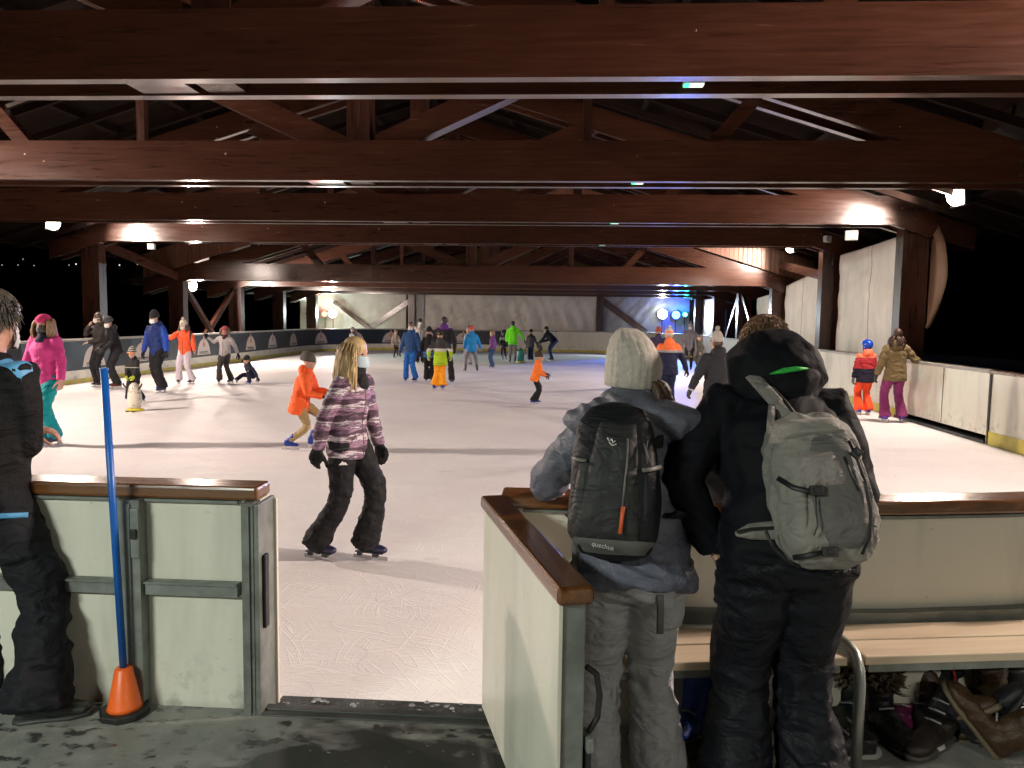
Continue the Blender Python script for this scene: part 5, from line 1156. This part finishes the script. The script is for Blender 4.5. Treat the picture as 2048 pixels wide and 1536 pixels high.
# --- woman with the knit hat
H2 = 1.60; s2 = H2/1.76; L2 = at(1262, 1130, Y=2.50); L2 = Vector((L2.x, 2.50, FL))
hatm = NT('ribbed_grey_knit'); hv = hatm.coord(); hatm.set(Base_Color=hatm.ramp(hatm.noise(hv, 60, 4, .7), [(.3, (.44, .40, .355)), (.7, (.66, .60, .54))]), Roughness=.95); hatm.l(hatm.bump(hatm.noise(hv, 190, 3), .9, .004), hatm.p.inputs['Normal'])
GJ = NT('grey_blue_shell'); gv = GJ.n('TexCoord'); gs = GJ.n('SeparateXYZ'); GJ.l(gv.outputs['Generated'], gs.inputs[0])
gz = GJ.math('ADD', gs.outputs[2], GJ.math('MULTIPLY', gs.outputs[0], -.0))
GJ.set(Base_Color=GJ.ramp(gz, [(0, (.065, .09, .20)), (.105, (.10, .11, .155)), (.3, (.115, .122, .165)), (.9, (.13, .138, .175))]), Roughness=.55)
gn = GJ.noise(GJ.coord(scale=(1, 1, 1.5)), 9, 5, .6, .9); GJ.l(GJ.bump(GJ.noise(GJ.coord(), 300, 2), .15, .001, GJ.bump(gn, .9, .022)), GJ.p.inputs['Normal'])
def p2more(t, J):
    s = J['s']
    # light reflective patches torn across the right upper arm, as in the print on the sleeve
    c = J['sh'][1].lerp(J['el'][1], .62)
    for k, (du, dz, sz) in enumerate(((-.03, .02, .026), (.02, .045, .022), (.03, .0, .016))):
        m = MB(); pts = []
        o = c+Vector((du+.02, -.068, dz))
        rr = random.Random(k+9)
        ring = [o+Vector((math.cos(a)*sz*rr.uniform(.5, 1.5), .004*math.sin(2*a), math.sin(a)*sz*rr.uniform(.6, 1.9))) for a in [i*math.pi/5 for i in range(10)]]
        m.add(ring+[o-Vector((0, .006, 0))], [(i, (i+1) % 10, 10) for i in range(10)]); m.build('sleeve_print', plain('print_silver', (.30, .31, .34), .4), t, smooth=True)
P2 = person('woman in grey-blue jacket and pale knit hat leaning on the rail, back turned', tuple(L2), H2, 0, feet=((-.125, -.03, 6), (.125, .0, -8)), pel=(-.005, -.06, .0), lean=21, slean=0, twist=-4,
       hands=(wl(L2, s2, at(1088, 976, z=1.15)), wl(L2, s2, at(1345, 990, z=1.17))), elbow=((-.6, -.6, -.7), (1, -.55, .05)), head=(-14, 2, 4), curl=.5, neck_fwd=.02, handdir=((.3, 1, -.25), (-.8, .6, .1)),
       jacket=dict(mat=GJ.mat, seams=False, len=.085, bulk=1.18, hem=1.05, fold=.014), pants=dict(mat=fabric('light_grey_snow_trousers', (.37, .375, .39), fold=.9, fsc=9, rough=.6, spec=.35), flare=.102, bulk=1.08, fold=.013, end=.97), shoes=('boot', (.03, .03, .03)),
       hat=dict(kind='beanie', mat=hatm.mat, tall=.018, wide=1.10, back=.25, low=.045, peak=-.25), hair=('long', (.11, .065, .035), .16, .9, 1.9), voxel=.0085, near=True, group='onlookers by the boards', seedk=2, extra=keep('p2', p2more))
J = JJ['p2']; Wm = J['W']
# hood lying over the top of the pack
def hood(name, c, w, h, d, mat, parent, M, seed=0):
    m = MB(); vs = []; n, k = 28, 12
    m.ball(c, (w, d, h), 26, 16, M=M); m.ball(c+(M.to_3x3() @ Vector((0, .03, h*.5))), (w*.72, d*.8, h*.5), 18, 10, M=M)
    return remeshed(m, name, mat, parent, .008, 3, folds(.022, 6, 9, seed, .8))
Mt = Matrix((J['r'], J['f'], J['u'])).transposed().to_4x4()
hood('hood', J['neckb']-J['f']*.095-J['u']*.03, .215, .085, .11, GJ.mat, P2, Mt, 3)
# --- packs
def pack(label, J, rings, mat, name='backpack', fold=.008, off=(0, -.17, .30), tilt=0, seed=1, roll=0, K=1):
    Wm = J['W']; R3 = Wm.to_3x3(); M3 = Matrix((R3 @ J['r'], R3 @ J['f'], R3 @ J['u'])).transposed() @ Matrix.Rotation(R(roll), 3, 'Y') @ Matrix.Rotation(R(tilt), 3, 'X')
    org = Wm @ (J['P']+(J['r']*off[0]+J['f']*off[1]+J['u']*off[2]))
    t = empty(name, (0, 0, 0), 0, label, 'backpack'); t.matrix_world = Matrix.Translation(org) @ M3.to_4x4() @ Matrix.Scale(K, 4)
    m = MB(); n = 28; vs = []
    for z, w, d, yo, xo in rings:
        for j in range(n):
            a = 2*math.pi*j/n; c, s_ = math.cos(a), math.sin(a); e = .62
            vs.append((xo+math.copysign(abs(c)**e, c)*w, yo+math.copysign(abs(s_)**e, s_)*d, z))
    L = len(rings)
    m.add(vs, [(i*n+j, i*n+(j+1) % n, (i+1)*n+(j+1) % n, (i+1)*n+j) for i in range(L-1) for j in range(n)]+[tuple(range(n-1, -1, -1)), tuple((L-1)*n+j for j in range(n))])
    remeshed(m, 'pack_body', mat, t, .007, 4, folds(fold, 6, 9, seed, .7))
    def surf(x, z):
        """outer (viewer-side) surface y of the pack at x,z"""
        for (a, b) in zip(rings, rings[1:]):
            if a[0] <= z <= b[0]:
                k = (z-a[0])/(b[0]-a[0]+1e-9); w = a[1]+(b[1]-a[1])*k; d = a[2]+(b[2]-a[2])*k; yo = a[3]+(b[3]-a[3])*k; xo = a[4]+(b[4]-a[4])*k
                q = max(-.98, min(.98, (x-xo)/w)); return yo-d*(1-abs(q)**(1/.31))**.31
        return rings[0][3]
    return t, surf
def ribbon_on(t, surf, pts, w, mat, name, out=.006, th=.003):
    m = MB(); P = [Vector((x, surf(x, z)-out, z)) for x, z in pts]
    m.tube(P, [(w, th)]*len(P), 6, side=((P[-1]-P[0]).cross(Vector((0, 1, 0)))).normalized()); return m.build(name, mat, t, smooth=True)
def panel_on(t, surf, outline, mat, name, out=.008, nx=14, nz=18, puff=.02):
    """cloth panel raised over the pack: outline(z01)->(xl,xr,z)"""
    vs = []
    for j in range(nz+1):
        xl, xr, z = outline(j/nz)
        for i in range(nx+1):
            a = i/nx; x = xl+(xr-xl)*a; e = min(1, 4*min(a, 1-a, j/nz, 1-j/nz)); vs.append((x, surf(x, z)-.001-out*min(1, e*3)-puff*e**.7, z))
    m = MB(); m.add(vs, [(j*(nx+1)+i, j*(nx+1)+i+1, (j+1)*(nx+1)+i+1, (j+1)*(nx+1)+i) for j in range(nz) for i in range(nx)]); o = m.build(name, mat, t, smooth=True); return o
PKD = fabric('black_nylon', (.012, .013, .016), fold=.7, rough=.6); PKG = fabric('slate_nylon', (.032, .033, .034), fold=.7, rough=.6); PKL = plain('grey_webbing', (.12, .12, .115), .6); PKS = plain('silver_print', (.5, .5, .5), .4)
rings = [(-.245, .05, .03, .03, .02), (-.225, .105, .06, .02, .01), (-.17, .135, .085, 0, 0), (-.05, .142, .095, 0, 0), (.08, .130, .095, .0, -.005), (.17, .115, .085, .01, -.008), (.225, .09, .06, .02, -.01), (.245, .04, .03, .03, -.01)]
t, sf = pack('dark backpack with orange zip pull worn by the woman in the pale knit hat', J, rings, PKD, off=(-.05, -.225, .235), tilt=6, roll=3, seed=4, K=.95)
panel_on(t, sf, lambda b: (-.085-.045*(1-b)+.03*b*b, .075-.0*b-.02*b*b, -.19+.36*b), PKG, 'front_pocket', .004, puff=.018)
panel_on(t, sf, lambda b: (-.135+.02*b, -.092+.012*b, -.15+.2*b), PKG, 'side_pocket', .004, 6, 12, .008); panel_on(t, sf, lambda b: (.085, .138-.01*b, -.14+.17*b), PKD, 'side_pocket', .004, 6, 12, .008)
band = panel_on(t, sf, lambda b: (-.13+.03*(1-b), .135-.03*(1-b), -.236+.052*b+.0), fabric('ash_nylon', (.10, .10, .098), fold=.4), 'bottom_band', .006, 18, 5, .008)
ribbon_on(t, sf, [(-.135, .055), (-.115, .048), (-.09, .046)], .006, PKL, 'pocket_edge', .018); ribbon_on(t, sf, [(.078, .028), (.10, .030), (.137, .045)], .007, PKL, 'pocket_edge', .018)
ribbon_on(t, sf, [(.030, .12), (.032, .05), (.027, -.04), (.022, -.16)], .0035, plain('zip_grey', (.09, .095, .09), .4), 'zip', .025)
ribbon_on(t, sf, [(.027, -.085), (.025, -.12), (.022, -.165)], .006, plain('orange_pull', (.75, .13, .04), .5), 'zip_pull', .030, .004)
ribbon_on(t, sf, [(.092, .12), (.088, .09), (.10, .055)], .0022, PKL, 'reflective_cord', .012); ribbon_on(t, sf, [(.080, .11), (.090, .08), (.094, .05)], .0022, PKL, 'reflective_cord', .012)
lg = MB()
for pts in ([(-.018, .118), (-.012, .108), (-.006, .116)], [(-.006, .116), (.0, .104), (.006, .110)], [(-.012, .105), (-.002, .096), (.010, .100)]):
    lg.tube([(x-.012, sf(x, z)-.027, z) for x, z in pts], .0025, 5)
lg.build('mark', PKS, t)
def lettering(txt, size, loc, rot, mat, name, parent=None):
    cu = bpy.data.curves.new(name, 'FONT'); cu.body = txt; cu.size = size; cu.extrude = .0006; cu.align_x = 'CENTER'
    o = bpy.data.objects.new('tmp', cu); COL.objects.link(o); me = bpy.data.meshes.new_from_object(o.evaluated_get(bpy.context.evaluated_depsgraph_get())); bpy.data.objects.remove(o)
    me.materials.clear(); me.materials.append(mat); q = bpy.data.objects.new(name, me); COL.objects.link(q); q.parent = parent; q.location = loc; q.rotation_euler = rot; return q
lettering('quechua', .020, (-.028, sf(-.03, -.205)-.041, -.211), (R(82), R(8), 0), PKS, 'lettering', t)
def free_strap(name, pts, w, th, mat, label=None, parent=None, side=(1, 0, 0)):
    m = MB(); m.tube(pts, [(w, th)]*len(pts), 6, side=side); return m.build(name, mat, parent, smooth=True)
Mi = t.matrix_world.inverted()
def loc_pts(l): return [Mi @ Vector(p) for p in l]
def px_pts(l, Y): return [at(u, v, Y=Y) for u, v in l]
yb2 = t.matrix_world.translation.y
free_strap('hanging_strap', loc_pts(px_pts([(1306, 1062), (1316, 1100), (1320, 1160), (1321, 1230), (1320, 1268)], yb2+.02)), .0115, .0015, PKL, parent=t)
free_strap('hanging_strap', loc_pts(px_pts([(1152, 1042), (1149, 1090), (1150, 1140), (1142, 1200)], yb2+.06)), .009, .0015, PKL, parent=t)
for sg in (-1, 1):
    a = J['sh'][0 if sg < 0 else 1].lerp(J['neckb'], .45)+J['u']*.045
    pts = [Mi @ (Wm @ q) for q in (J['neckb']-J['f']*.17+J['r']*sg*.07-J['u']*.12, a-J['f']*.09, a, a+J['f']*.09-J['u']*.08, J['chest']+J['f']*.15+J['r']*sg*.12-J['u']*.1, J['waist']+J['r']*sg*.19, J['waist']-J['f']*.15+J['r']*sg*.12)]
    free_strap('shoulder_strap', pts, .028, .007, PKD, parent=t)
# --- man with the grey pack
H3 = 1.76; s3 = H3/1.76; L3 = at(1572, 1130, Y=2.42); L3 = Vector((L3.x, 2.42, FL))
def p3more(t, J):
    pass
BLJ = fabric('black_down_jacket', (.0035, .004, .007), fold=.45, fsc=5, rough=.75)
P3 = person('man in black hooded jacket wearing a large grey backpack, back turned, head bowed', tuple(L3), H3, 0, feet=((-.125, 0, 4), (.125, .0, -6)), pel=(-.01, -.06, -.0), lean=24, slean=0, twist=0,
       hands=((-.215, .03, .885), (.14, .36, 1.0)), elbow=((-1, -.5, .1), (.5, -.3, -1)), head=(4, 46, 0), neck_fwd=.02, curl=.5,
       jacket=dict(mat=BLJ, len=.07, bulk=1.15, hem=.95, fold=.008, seams=False), pants=dict(mat=fabric('black_waterproofs', (.006, .007, .011), fold=.8, fsc=8, rough=.62, spec=.3), flare=.105, bulk=1.16, fold=.012, end=.97), shoes=('boot', (.02, .02, .02)),
       hair=('short', (.20, .11, .055), .014), voxel=.009, near=True, group='onlookers by the boards', seedk=5, extra=keep('p3', p3more))
J = JJ['p3']; Mt = Matrix((J['r'], J['f'], J['u'])).transposed().to_4x4(); Wm = J['W']
hood('hood', J['neckb']-J['f']*.035+J['u']*.045-J['r']*.005, .155, .14, .125, BLJ, P3, Mt, 8)
c = J['neckb']-J['f']*.165+J['u']*.005
m = MB(); m.tube([c+J['r']*(-.055)-J['u']*.004+J['f']*.012, c+J['r']*(-.02)+J['u']*.002, c+J['r']*.025+J['u']*.010, c+J['r']*.062+J['u']*.018+J['f']*.016], [(.002, .004), (.009, .006), (.008, .006), (.002, .003)], 8, side=(0, 0, 1)); m.build('green_lining', plain('green_lining', (.02, .42, .05), .5), P3, smooth=True)
G1 = fabric('light_grey_canvas', (.235, .225, .205), fold=.9, fsc=6, rough=.7); G2 = fabric('mid_grey_canvas', (.125, .120, .115), fold=.8, fsc=6, rough=.7); G0 = plain('black_webbing', (.012, .012, .014), .5)
KR = .86
rings = [(-.265, .06, .04, .02, .01), (-.245, .115, .075, .01, .01), (-.18, .150, .115, 0, .012), (-.05, .158, .135, -.005, .01), (.07, .150, .135, -.0, 0), (.16, .140, .125, .0, -.004), (.215, .120, .10, .01, -.01), (.25, .09, .065, .02, -.01), (.262, .04, .03, .03, -.01)]
t, sf = pack('large light grey hiking backpack with black buckles on the man in black', J, rings, G1, off=(.015, -.245, .14), tilt=5, roll=-6, seed=12, K=.80, fold=.020)
panel_on(t, sf, lambda b: (-.02-.05*math.sin(b*3.1), .135-.03*b, -.22+.40*b), G2, 'front_panel', .004, puff=.022)
panel_on(t, sf, lambda b: (-.075-.03*math.sin(b*3), .02+.05*math.sin(b*2.5+.6), -.02+.14*b), fabric('light_grey_flap', (.27, .245, .235), fold=1.0, fsc=9), 'fold_flap', .006, puff=.034)
panel_on(t, sf, lambda b: (-.125, .115, .168+.075*b), G1, 'lid', .008, 16, 8, .03)
panel_on(t, sf, lambda b: (-.14+.01*b, -.085+.02*b, -.15+.28*b), G1, 'side_pocket', .004, 6, 14, .016)
panel_on(t, sf, lambda b: (.112+.01*b, .152-.01*b, -.2+.3*b), fabric('mesh_grey', (.17, .165, .15), fold=1.0, fsc=20), 'mesh_pocket', .004, 5, 12, .012)
ribbon_on(t, sf, [(.085, .14), (.10, .08), (.112, .0), (.115, -.09), (.10, -.18), (.08, -.23)], .006, G0, 'zip', .028)
ribbon_on(t, sf, [(.055, .085), (.065, .03), (.082, -.03)], .004, G0, 'zip', .03)
def buckle(x, z, ang, L=.05):
    y = sf(x, z)-.036; m = MB(); Mx = Matrix.Translation((x, y, z)) @ Matrix.Rotation(R(ang), 4, 'Y'); m.box(-L/2, L/2, -.007, .007, -.016, .016, 0, Mx); m.box(-L*.2, L*.2, -.011, -.006, -.009, .009, 0, Mx); m.build('buckle', G0, t, bevel=.004)
buckle(-.055, -.02, 8); buckle(-.03, -.215, 5); buckle(.10, .095, -40, .035)
ribbon_on(t, sf, [(-.15, .04), (-.12, -.0), (-.085, -.016), (-.05, -.02)], .009, G0, 'compression_strap', .028); ribbon_on(t, sf, [(-.13, -.225), (-.09, -.222), (-.04, -.215)], .009, G0, 'compression_strap', .022)
ribbon_on(t, sf, [(-.062, -.04), (-.066, -.09), (-.066, -.13), (-.08, -.16)], .0022, G0, 'cord', .034); ribbon_on(t, sf, [(.075, .05), (.085, .03), (.098, .0)], .003, PKS, 'zip_pull', .04)
Mi = t.matrix_world.inverted(); yb3 = t.matrix_world.translation.y
def PXL(l, Y): return [Mi @ p for p in px_pts(l, Y)]
m = MB(); m.tube(PXL([(1722, 1092), (1718, 1112), (1708, 1138)], yb3-.05), [(.0095, .003)]*3, 6); m.tube(PXL([(1700, 1090), (1725, 1096)], yb3-.05), .006, 6); m.build('hanging_strap', G0, t)
# shoulder strap coming over the left shoulder, and the hip-belt wing
a = J['sh'][0].lerp(J['neckb'], .40)+J['u']*.075
pts = [Mi @ (Wm @ q) for q in (J['neckb']-J['f']*.24-J['u']*.20-J['r']*.015, J['neckb']-J['f']*.215-J['u']*.11-J['r']*.06, a-J['f']*.10-J['u']*.015, a+J['u']*.0, a+J['f']*.10-J['u']*.05)]
free_strap('shoulder_strap', pts, .030, .012, G1, parent=t)
pts = [p+Vector((.03, -.012, -.01)) for p in pts[:3]]; free_strap('strap_edge', pts, .010, .006, G0, parent=t)
pts = [Mi @ (Wm @ q) for q in (J['neckb']-J['f']*.22-J['u']*.12-J['r']*.055, J['chest']-J['f']*.24-J['r']*.075-J['u']*.05, J['waist']-J['f']*.25-J['r']*.055+J['u']*.04)]
free_strap('lower_strap', pts, .010, .004, G0, parent=t); pts = [p+Vector((-.022, .0, 0)) for p in pts]; free_strap('lower_strap', pts, .016, .006, G1, parent=t)
m = MB(); w0 = PXL([(1470, 1068), (1500, 1062), (1540, 1060), (1560, 1058)], yb3+.05); m.tube(w0, [(.010, .012), (.030, .02), (.033, .024), (.03, .02)], 12, side=(0, 0, 1)); remeshed(m, 'hip_wing', G1, t, .006, 2, folds(.004))
m = MB(); m.tube([p+Vector((0, -.026, .005)) for p in w0], [(.006, .003)]*4, 6, side=(0, 0, 1)); m.build('hip_strap', G0, t)
o = free_strap('belt_edge', PXL([(1532, 1062), (1545, 1095), (1575, 1122), (1600, 1134)], yb3-.07), .006, .004, G0, parent=t)
# --- man at the left edge
H1 = 1.74; s1 = H1/1.76; F1 = -16
q1 = at(76, 1440, z=FL)-Matrix.Rotation(R(F1), 3, 'Z') @ Vector((.25*s1, -.03*s1, 0)); L1 = Vector((q1.x, q1.y, FL))
BLU = plain('sky_blue_panel', (.10, .34, .62), .55, 0, .1, 9, .2)
def p1more(t, J):
    s = J['s']; r, u, f = J['r'], J['u'], J['f']
    for ch in t.children:
        if ch.name.startswith('jacket'): tj = bvh(ch)
        if ch.name.startswith('trousers'): tt = bvh(ch)
    sh, nb = J['sh'][1], J['neckb']; d = (u*.75-f*.75+r*.15).normalized(); q = d.cross(r).normalized(); vs = []
    for j in range(9):
        for i in range(11): vs.append(nb.lerp(sh, .50+.80*i/10)+q*(-.03+.075*j/8)*s)
    P = snap(tj, vs, d, .004); m = MB(); m.add(P, [(j*11+i, j*11+i+1, (j+1)*11+i+1, (j+1)*11+i) for j in range(8) for i in range(10)]); m.build('shoulder_panel', BLU, t, smooth=True)
    e, w = J['el'][1], J['wr'][1]; d = (w-e).normalized(); m = MB(); low = d.cross(r).normalized(); low = low if low.z < 0 else -low
    m.tube([e-d*.02+low*.068*s, e+d*.05*s+low*.072*s, e+d*.12*s+low*.066*s, e+d*.2*s+low*.056*s], [(.014*s, .004)]*4, 6, side=r); m.build('sleeve_trim', BLU, t, smooth=True)
    c = J['hip'][1].lerp(J['kn'][1], .18); m = MB(); pts = []
    for i in range(15):
        a = R(-95+i*7); dd = r*math.cos(a)+f*math.sin(a); pts += snap(tt, [c], dd, .003, .4)
    m.tube(pts, [(.0115*s, .004)]*15, 6, side=(0, 0, 1)); m.build('pocket_trim', BLU, t, smooth=True)
person('grey-haired man in black jacket with sky blue trim at the left edge', tuple(L1), H1, F1, feet=((-.18, .02, 5), (.25, -.03, 52)), pel=(-.07, -.0, -.01), lean=8, twist=0, head=(12, 12, 0), hands=((-.16, .30, 1.10), (-.13, .24, 1.05)), elbow=((-1, -.4, -.4), (.7, -.5, -.6)),
       jacket=dict(mat=fabric('black_softshell', (.006, .006, .007), fold=.8), len=.11, bulk=1.20, fold=.010, hood=False), pants=dict(mat=fabric('black_salopettes', (.010, .010, .014), fold=.9), flare=.108, bulk=1.15, fold=.013, end=.99), shoes=('boot', (.035, .042, .038)),
       hair=('short', (.10, .088, .07), .05), mask=(.50, .50, .50), gloves=None, skin=1, voxel=.009, near=True, group='onlookers by the boards', extra=p1more)
# ================================================================== SHOES AND BAGS UNDER THE BENCH
def fl(u, v): p = at(u, v, z=FL); return p
def shoe(u, v, rz, k, col, label, kind='boot', sole=(.03, .03, .03), fur=None, pitch=0, extra=None, rough=.45, lz=0):
    p = fl(u, v); t = empty(kind, (p.x, p.y, FL+lz), R(rz), label, kind, 'shoes left under the bench'); t.rotation_euler = (R(pitch), 0, R(rz))
    m = MB(); h = .24 if kind != 'shoe' else .09
    m.tube([(0, -.10, .045), (0, -.08, .05), (0, 0, .055), (0, .08, .048), (0, .15, .042), (0, .19, .036), (0, .205, .03)], [(.02*k, .02*k), (.038*k, .042*k), (.044*k, .05*k), (.050*k, .040*k), (.050*k, .032*k), (.036*k, .024*k), (.012, .012)], 14, side=(1, 0, 0))
    m.tube([(0, -.035, .04), (0, -.04, h*.5), (0, -.045, h)], [(.045*k, .058*k), (.048*k, .062*k), (.056*k, .068*k)], 14, side=(1, 0, 0))
    o = remeshed(m, 'upper', plain('upper_%d_%d_%d' % tuple(int(c*999) for c in col), col, rough, 0, .25, 16, .4), t, .007, 3, folds(.004, 16, 20, u))
    m = MB(); m.tube([(0, -.115, .016), (0, -.08, .016), (0, .02, .016), (0, .13, .016), (0, .19, .018), (0, .215, .022)], [(.02*k, .016), (.046*k, .016), (.042*k, .015), (.056*k, .016), (.042*k, .014), (.014*k, .01)], 14, side=(1, 0, 0)); m.build('sole', plain('sole_%d' % int(sole[0]*999), sole, .6), t, smooth=True)
    if fur:
        m = MB(); rr = random.Random(int(u)); 
        for q in range(260):
            a = rr.uniform(0, 6.28); z = h-.015+rr.uniform(-.05, .035); c = Vector((math.cos(a)*.056*k, -.045+math.sin(a)*.068*k, z)); d = Vector((math.cos(a)+rr.uniform(-.5, .5), math.sin(a)+rr.uniform(-.5, .5), rr.uniform(-.4, .9)))*.032; m.tube([c, c+d*.6, c+d], [.008, .006, .001], 4)
        m.ball((0, -.045, h-.01), (.06*k, .072*k, .03), 14, 8); m.build('fur_cuff', hairm('fur', fur), t)
    lm = MB()
    for q in range(4): z = .075+.03*q; y = .055-.028*q; lm.tube([(-.03, y, z), (0, y+.012, z+.008), (.03, y, z)], .004, 5)
    lm.build('laces', plain('laces_grey', (.25, .25, .25), .7), t)
    return t
t = shoe(1372, 1492, 150, 1.0, (.006, .05, .30), 'blue boot with black collar lying beside the grey trousers', pitch=20, lz=.02)
t = shoe(1440, 1470, 205, .95, (.012, .012, .014), 'black boot with white zigzag pattern tipped against the wall', pitch=-25, lz=.06)
m = MB()
for q in range(7):
    for sx in (-1, 1): z = .05+q*.027; m.add([(sx*.052, -.03+.01*q, z), (sx*.054, .0+.01*q, z+.012), (sx*.053, -.02+.01*q, z+.022), (sx*.052, -.045+.01*q, z+.014)], [(0, 1, 2, 3)])
    m.add([(-.03+.008*(q % 2), .02+.022*q, .094-.004*q), (.0, .035+.022*q, .10-.004*q), (.03, .02+.022*q, .094-.004*q), (0, .022+.022*q, .103-.004*q)], [(0, 1, 2, 3)])
m.build('zigzag', plain('pattern_white', (.6, .6, .6), .5), t)
shoe(1688, 1450, 176, 1.15, (.010, .022, .020), 'dark green snow boot with grey fur cuff just left of the bench leg', fur=(.20, .17, .12), rough=.3)
shoe(1762, 1462, 190, 1.10, (.010, .010, .012), 'black patent snow boot with brown fur cuff just right of the bench leg', fur=(.10, .075, .05), rough=.12)
shoe(1800, 1455, 160, .85, (.16, .01, .09), 'magenta trainer with pale laces standing between boots and backpack', 'shoe', (.5, .5, .48)); shoe(1838, 1452, 172, .9, (.02, .02, .025), 'dark trainer with tall white sole edge', 'shoe', (.6, .6, .58))
shoe(1905, 1470, 215, 1.05, (.045, .022, .009), 'big brown leather boot lying at the front of the pile', sole=(.14, .11, .07), pitch=35, lz=.05); shoe(1975, 1455, 120, 1.05, (.035, .02, .007), 'olive brown boot behind the big brown one', sole=(.12, .10, .06), pitch=-15, lz=.03)
shoe(1950, 1500, 60, 1.0, (.05, .025, .010), 'brown boot fallen on its side nearest the viewer', sole=(.13, .10, .06), pitch=50, lz=.06); shoe(2026, 1452, 185, 1.15, (.012, .012, .014), 'tall black boot at the right end of the pile'); shoe(1700, 1515, 100, .95, (.02, .02, .024), 'black shoe on the wet floor in front of the fur boots', 'shoe', (.4, .4, .4))
def bag(u, v, w, h, d, rz, mat, label, trims, name='bag', strapc=None, Y=None):
    p = fl(u, v); t = empty(name, (p.x, p.y, FL), R(rz), label, name, None); m = MB(); m.ball((0, 0, h*.5), (w, d, h*.52), 22, 14); m.box(-w*.8, w*.8, -d*.8, d*.8, .0, h*.5)
    remeshed(m, 'fabric', mat, t, .010, 5, folds(.016, 9, 9, u, .6))
    for pts, c in trims: MB().tube([(x, -d*1.02-.008, z) for x, z in pts], .006, 6).build('piping', plain('trim_%d' % int(c[0]*999), c, .5), t, smooth=True)
    mb = MB(); mb.tube([(-w*.6, 0, h*.85), (-w*.75, -.03, h*1.15), (-w*.2, -.04, h*1.2), (w*.1, -.02, h*.95)], [(.014, .004)]*4, 6); mb.build('handle', G0, t, smooth=True)
    return t
bag(1865, 1425, .135, .30, .10, 8, PKD, 'black backpack with red piping standing under the bench', [([(0.0, .12), (.01, .2), (.0, .24)], (.5, .03, .03)), ([(-.07, .08), (-.03, .1), (.0, .11)], (.5, .03, .03))])
bag(1940, 1405, .13, .30, .09, -6, fabric('aubergine_nylon', (.06, .008, .045)), 'purple bag with pink cords behind the black backpack', [([(-.1, .26), (0, .24), (.1, .22)], (.35, .1, .25)), ([(-.05, .27), (.06, .25), (.1, .16)], (.35, .1, .25))])
bag(2010, 1420, .14, .24, .11, 14, fabric('dark_heap', (.018, .016, .016)), 'dark crumpled jacket heap at the right end under the bench', [], 'jacket')

shoe(1650, 1440, 200, .9, (.015, .013, .012), 'black low shoe half behind the left fur boot', 'shoe', (.10, .10, .10)); shoe(1870, 1490, 130, .95, (.020, .014, .012), 'dark brown walking shoe in front of the black backpack', 'shoe', (.08, .07, .06))
shoe(1992, 1490, 250, 1.0, (.014, .014, .018), 'black boot lying on its side at the lower right corner', pitch=60, lz=.06); shoe(1905, 1440, 190, 1.0, (.016, .02, .035), 'dark navy boot standing behind the big brown boot')
bag(1975, 1425, .15, .20, .11, -12, fabric('olive_black_bag', (.022, .020, .012)), 'low dark olive bag squeezed between brown boots and jacket heap', [])
bag(1800, 1400, .10, .22, .07, 20, fabric('black_soft_bag', (.010, .010, .012)), 'slim black soft bag against the wall behind the magenta trainer', [])
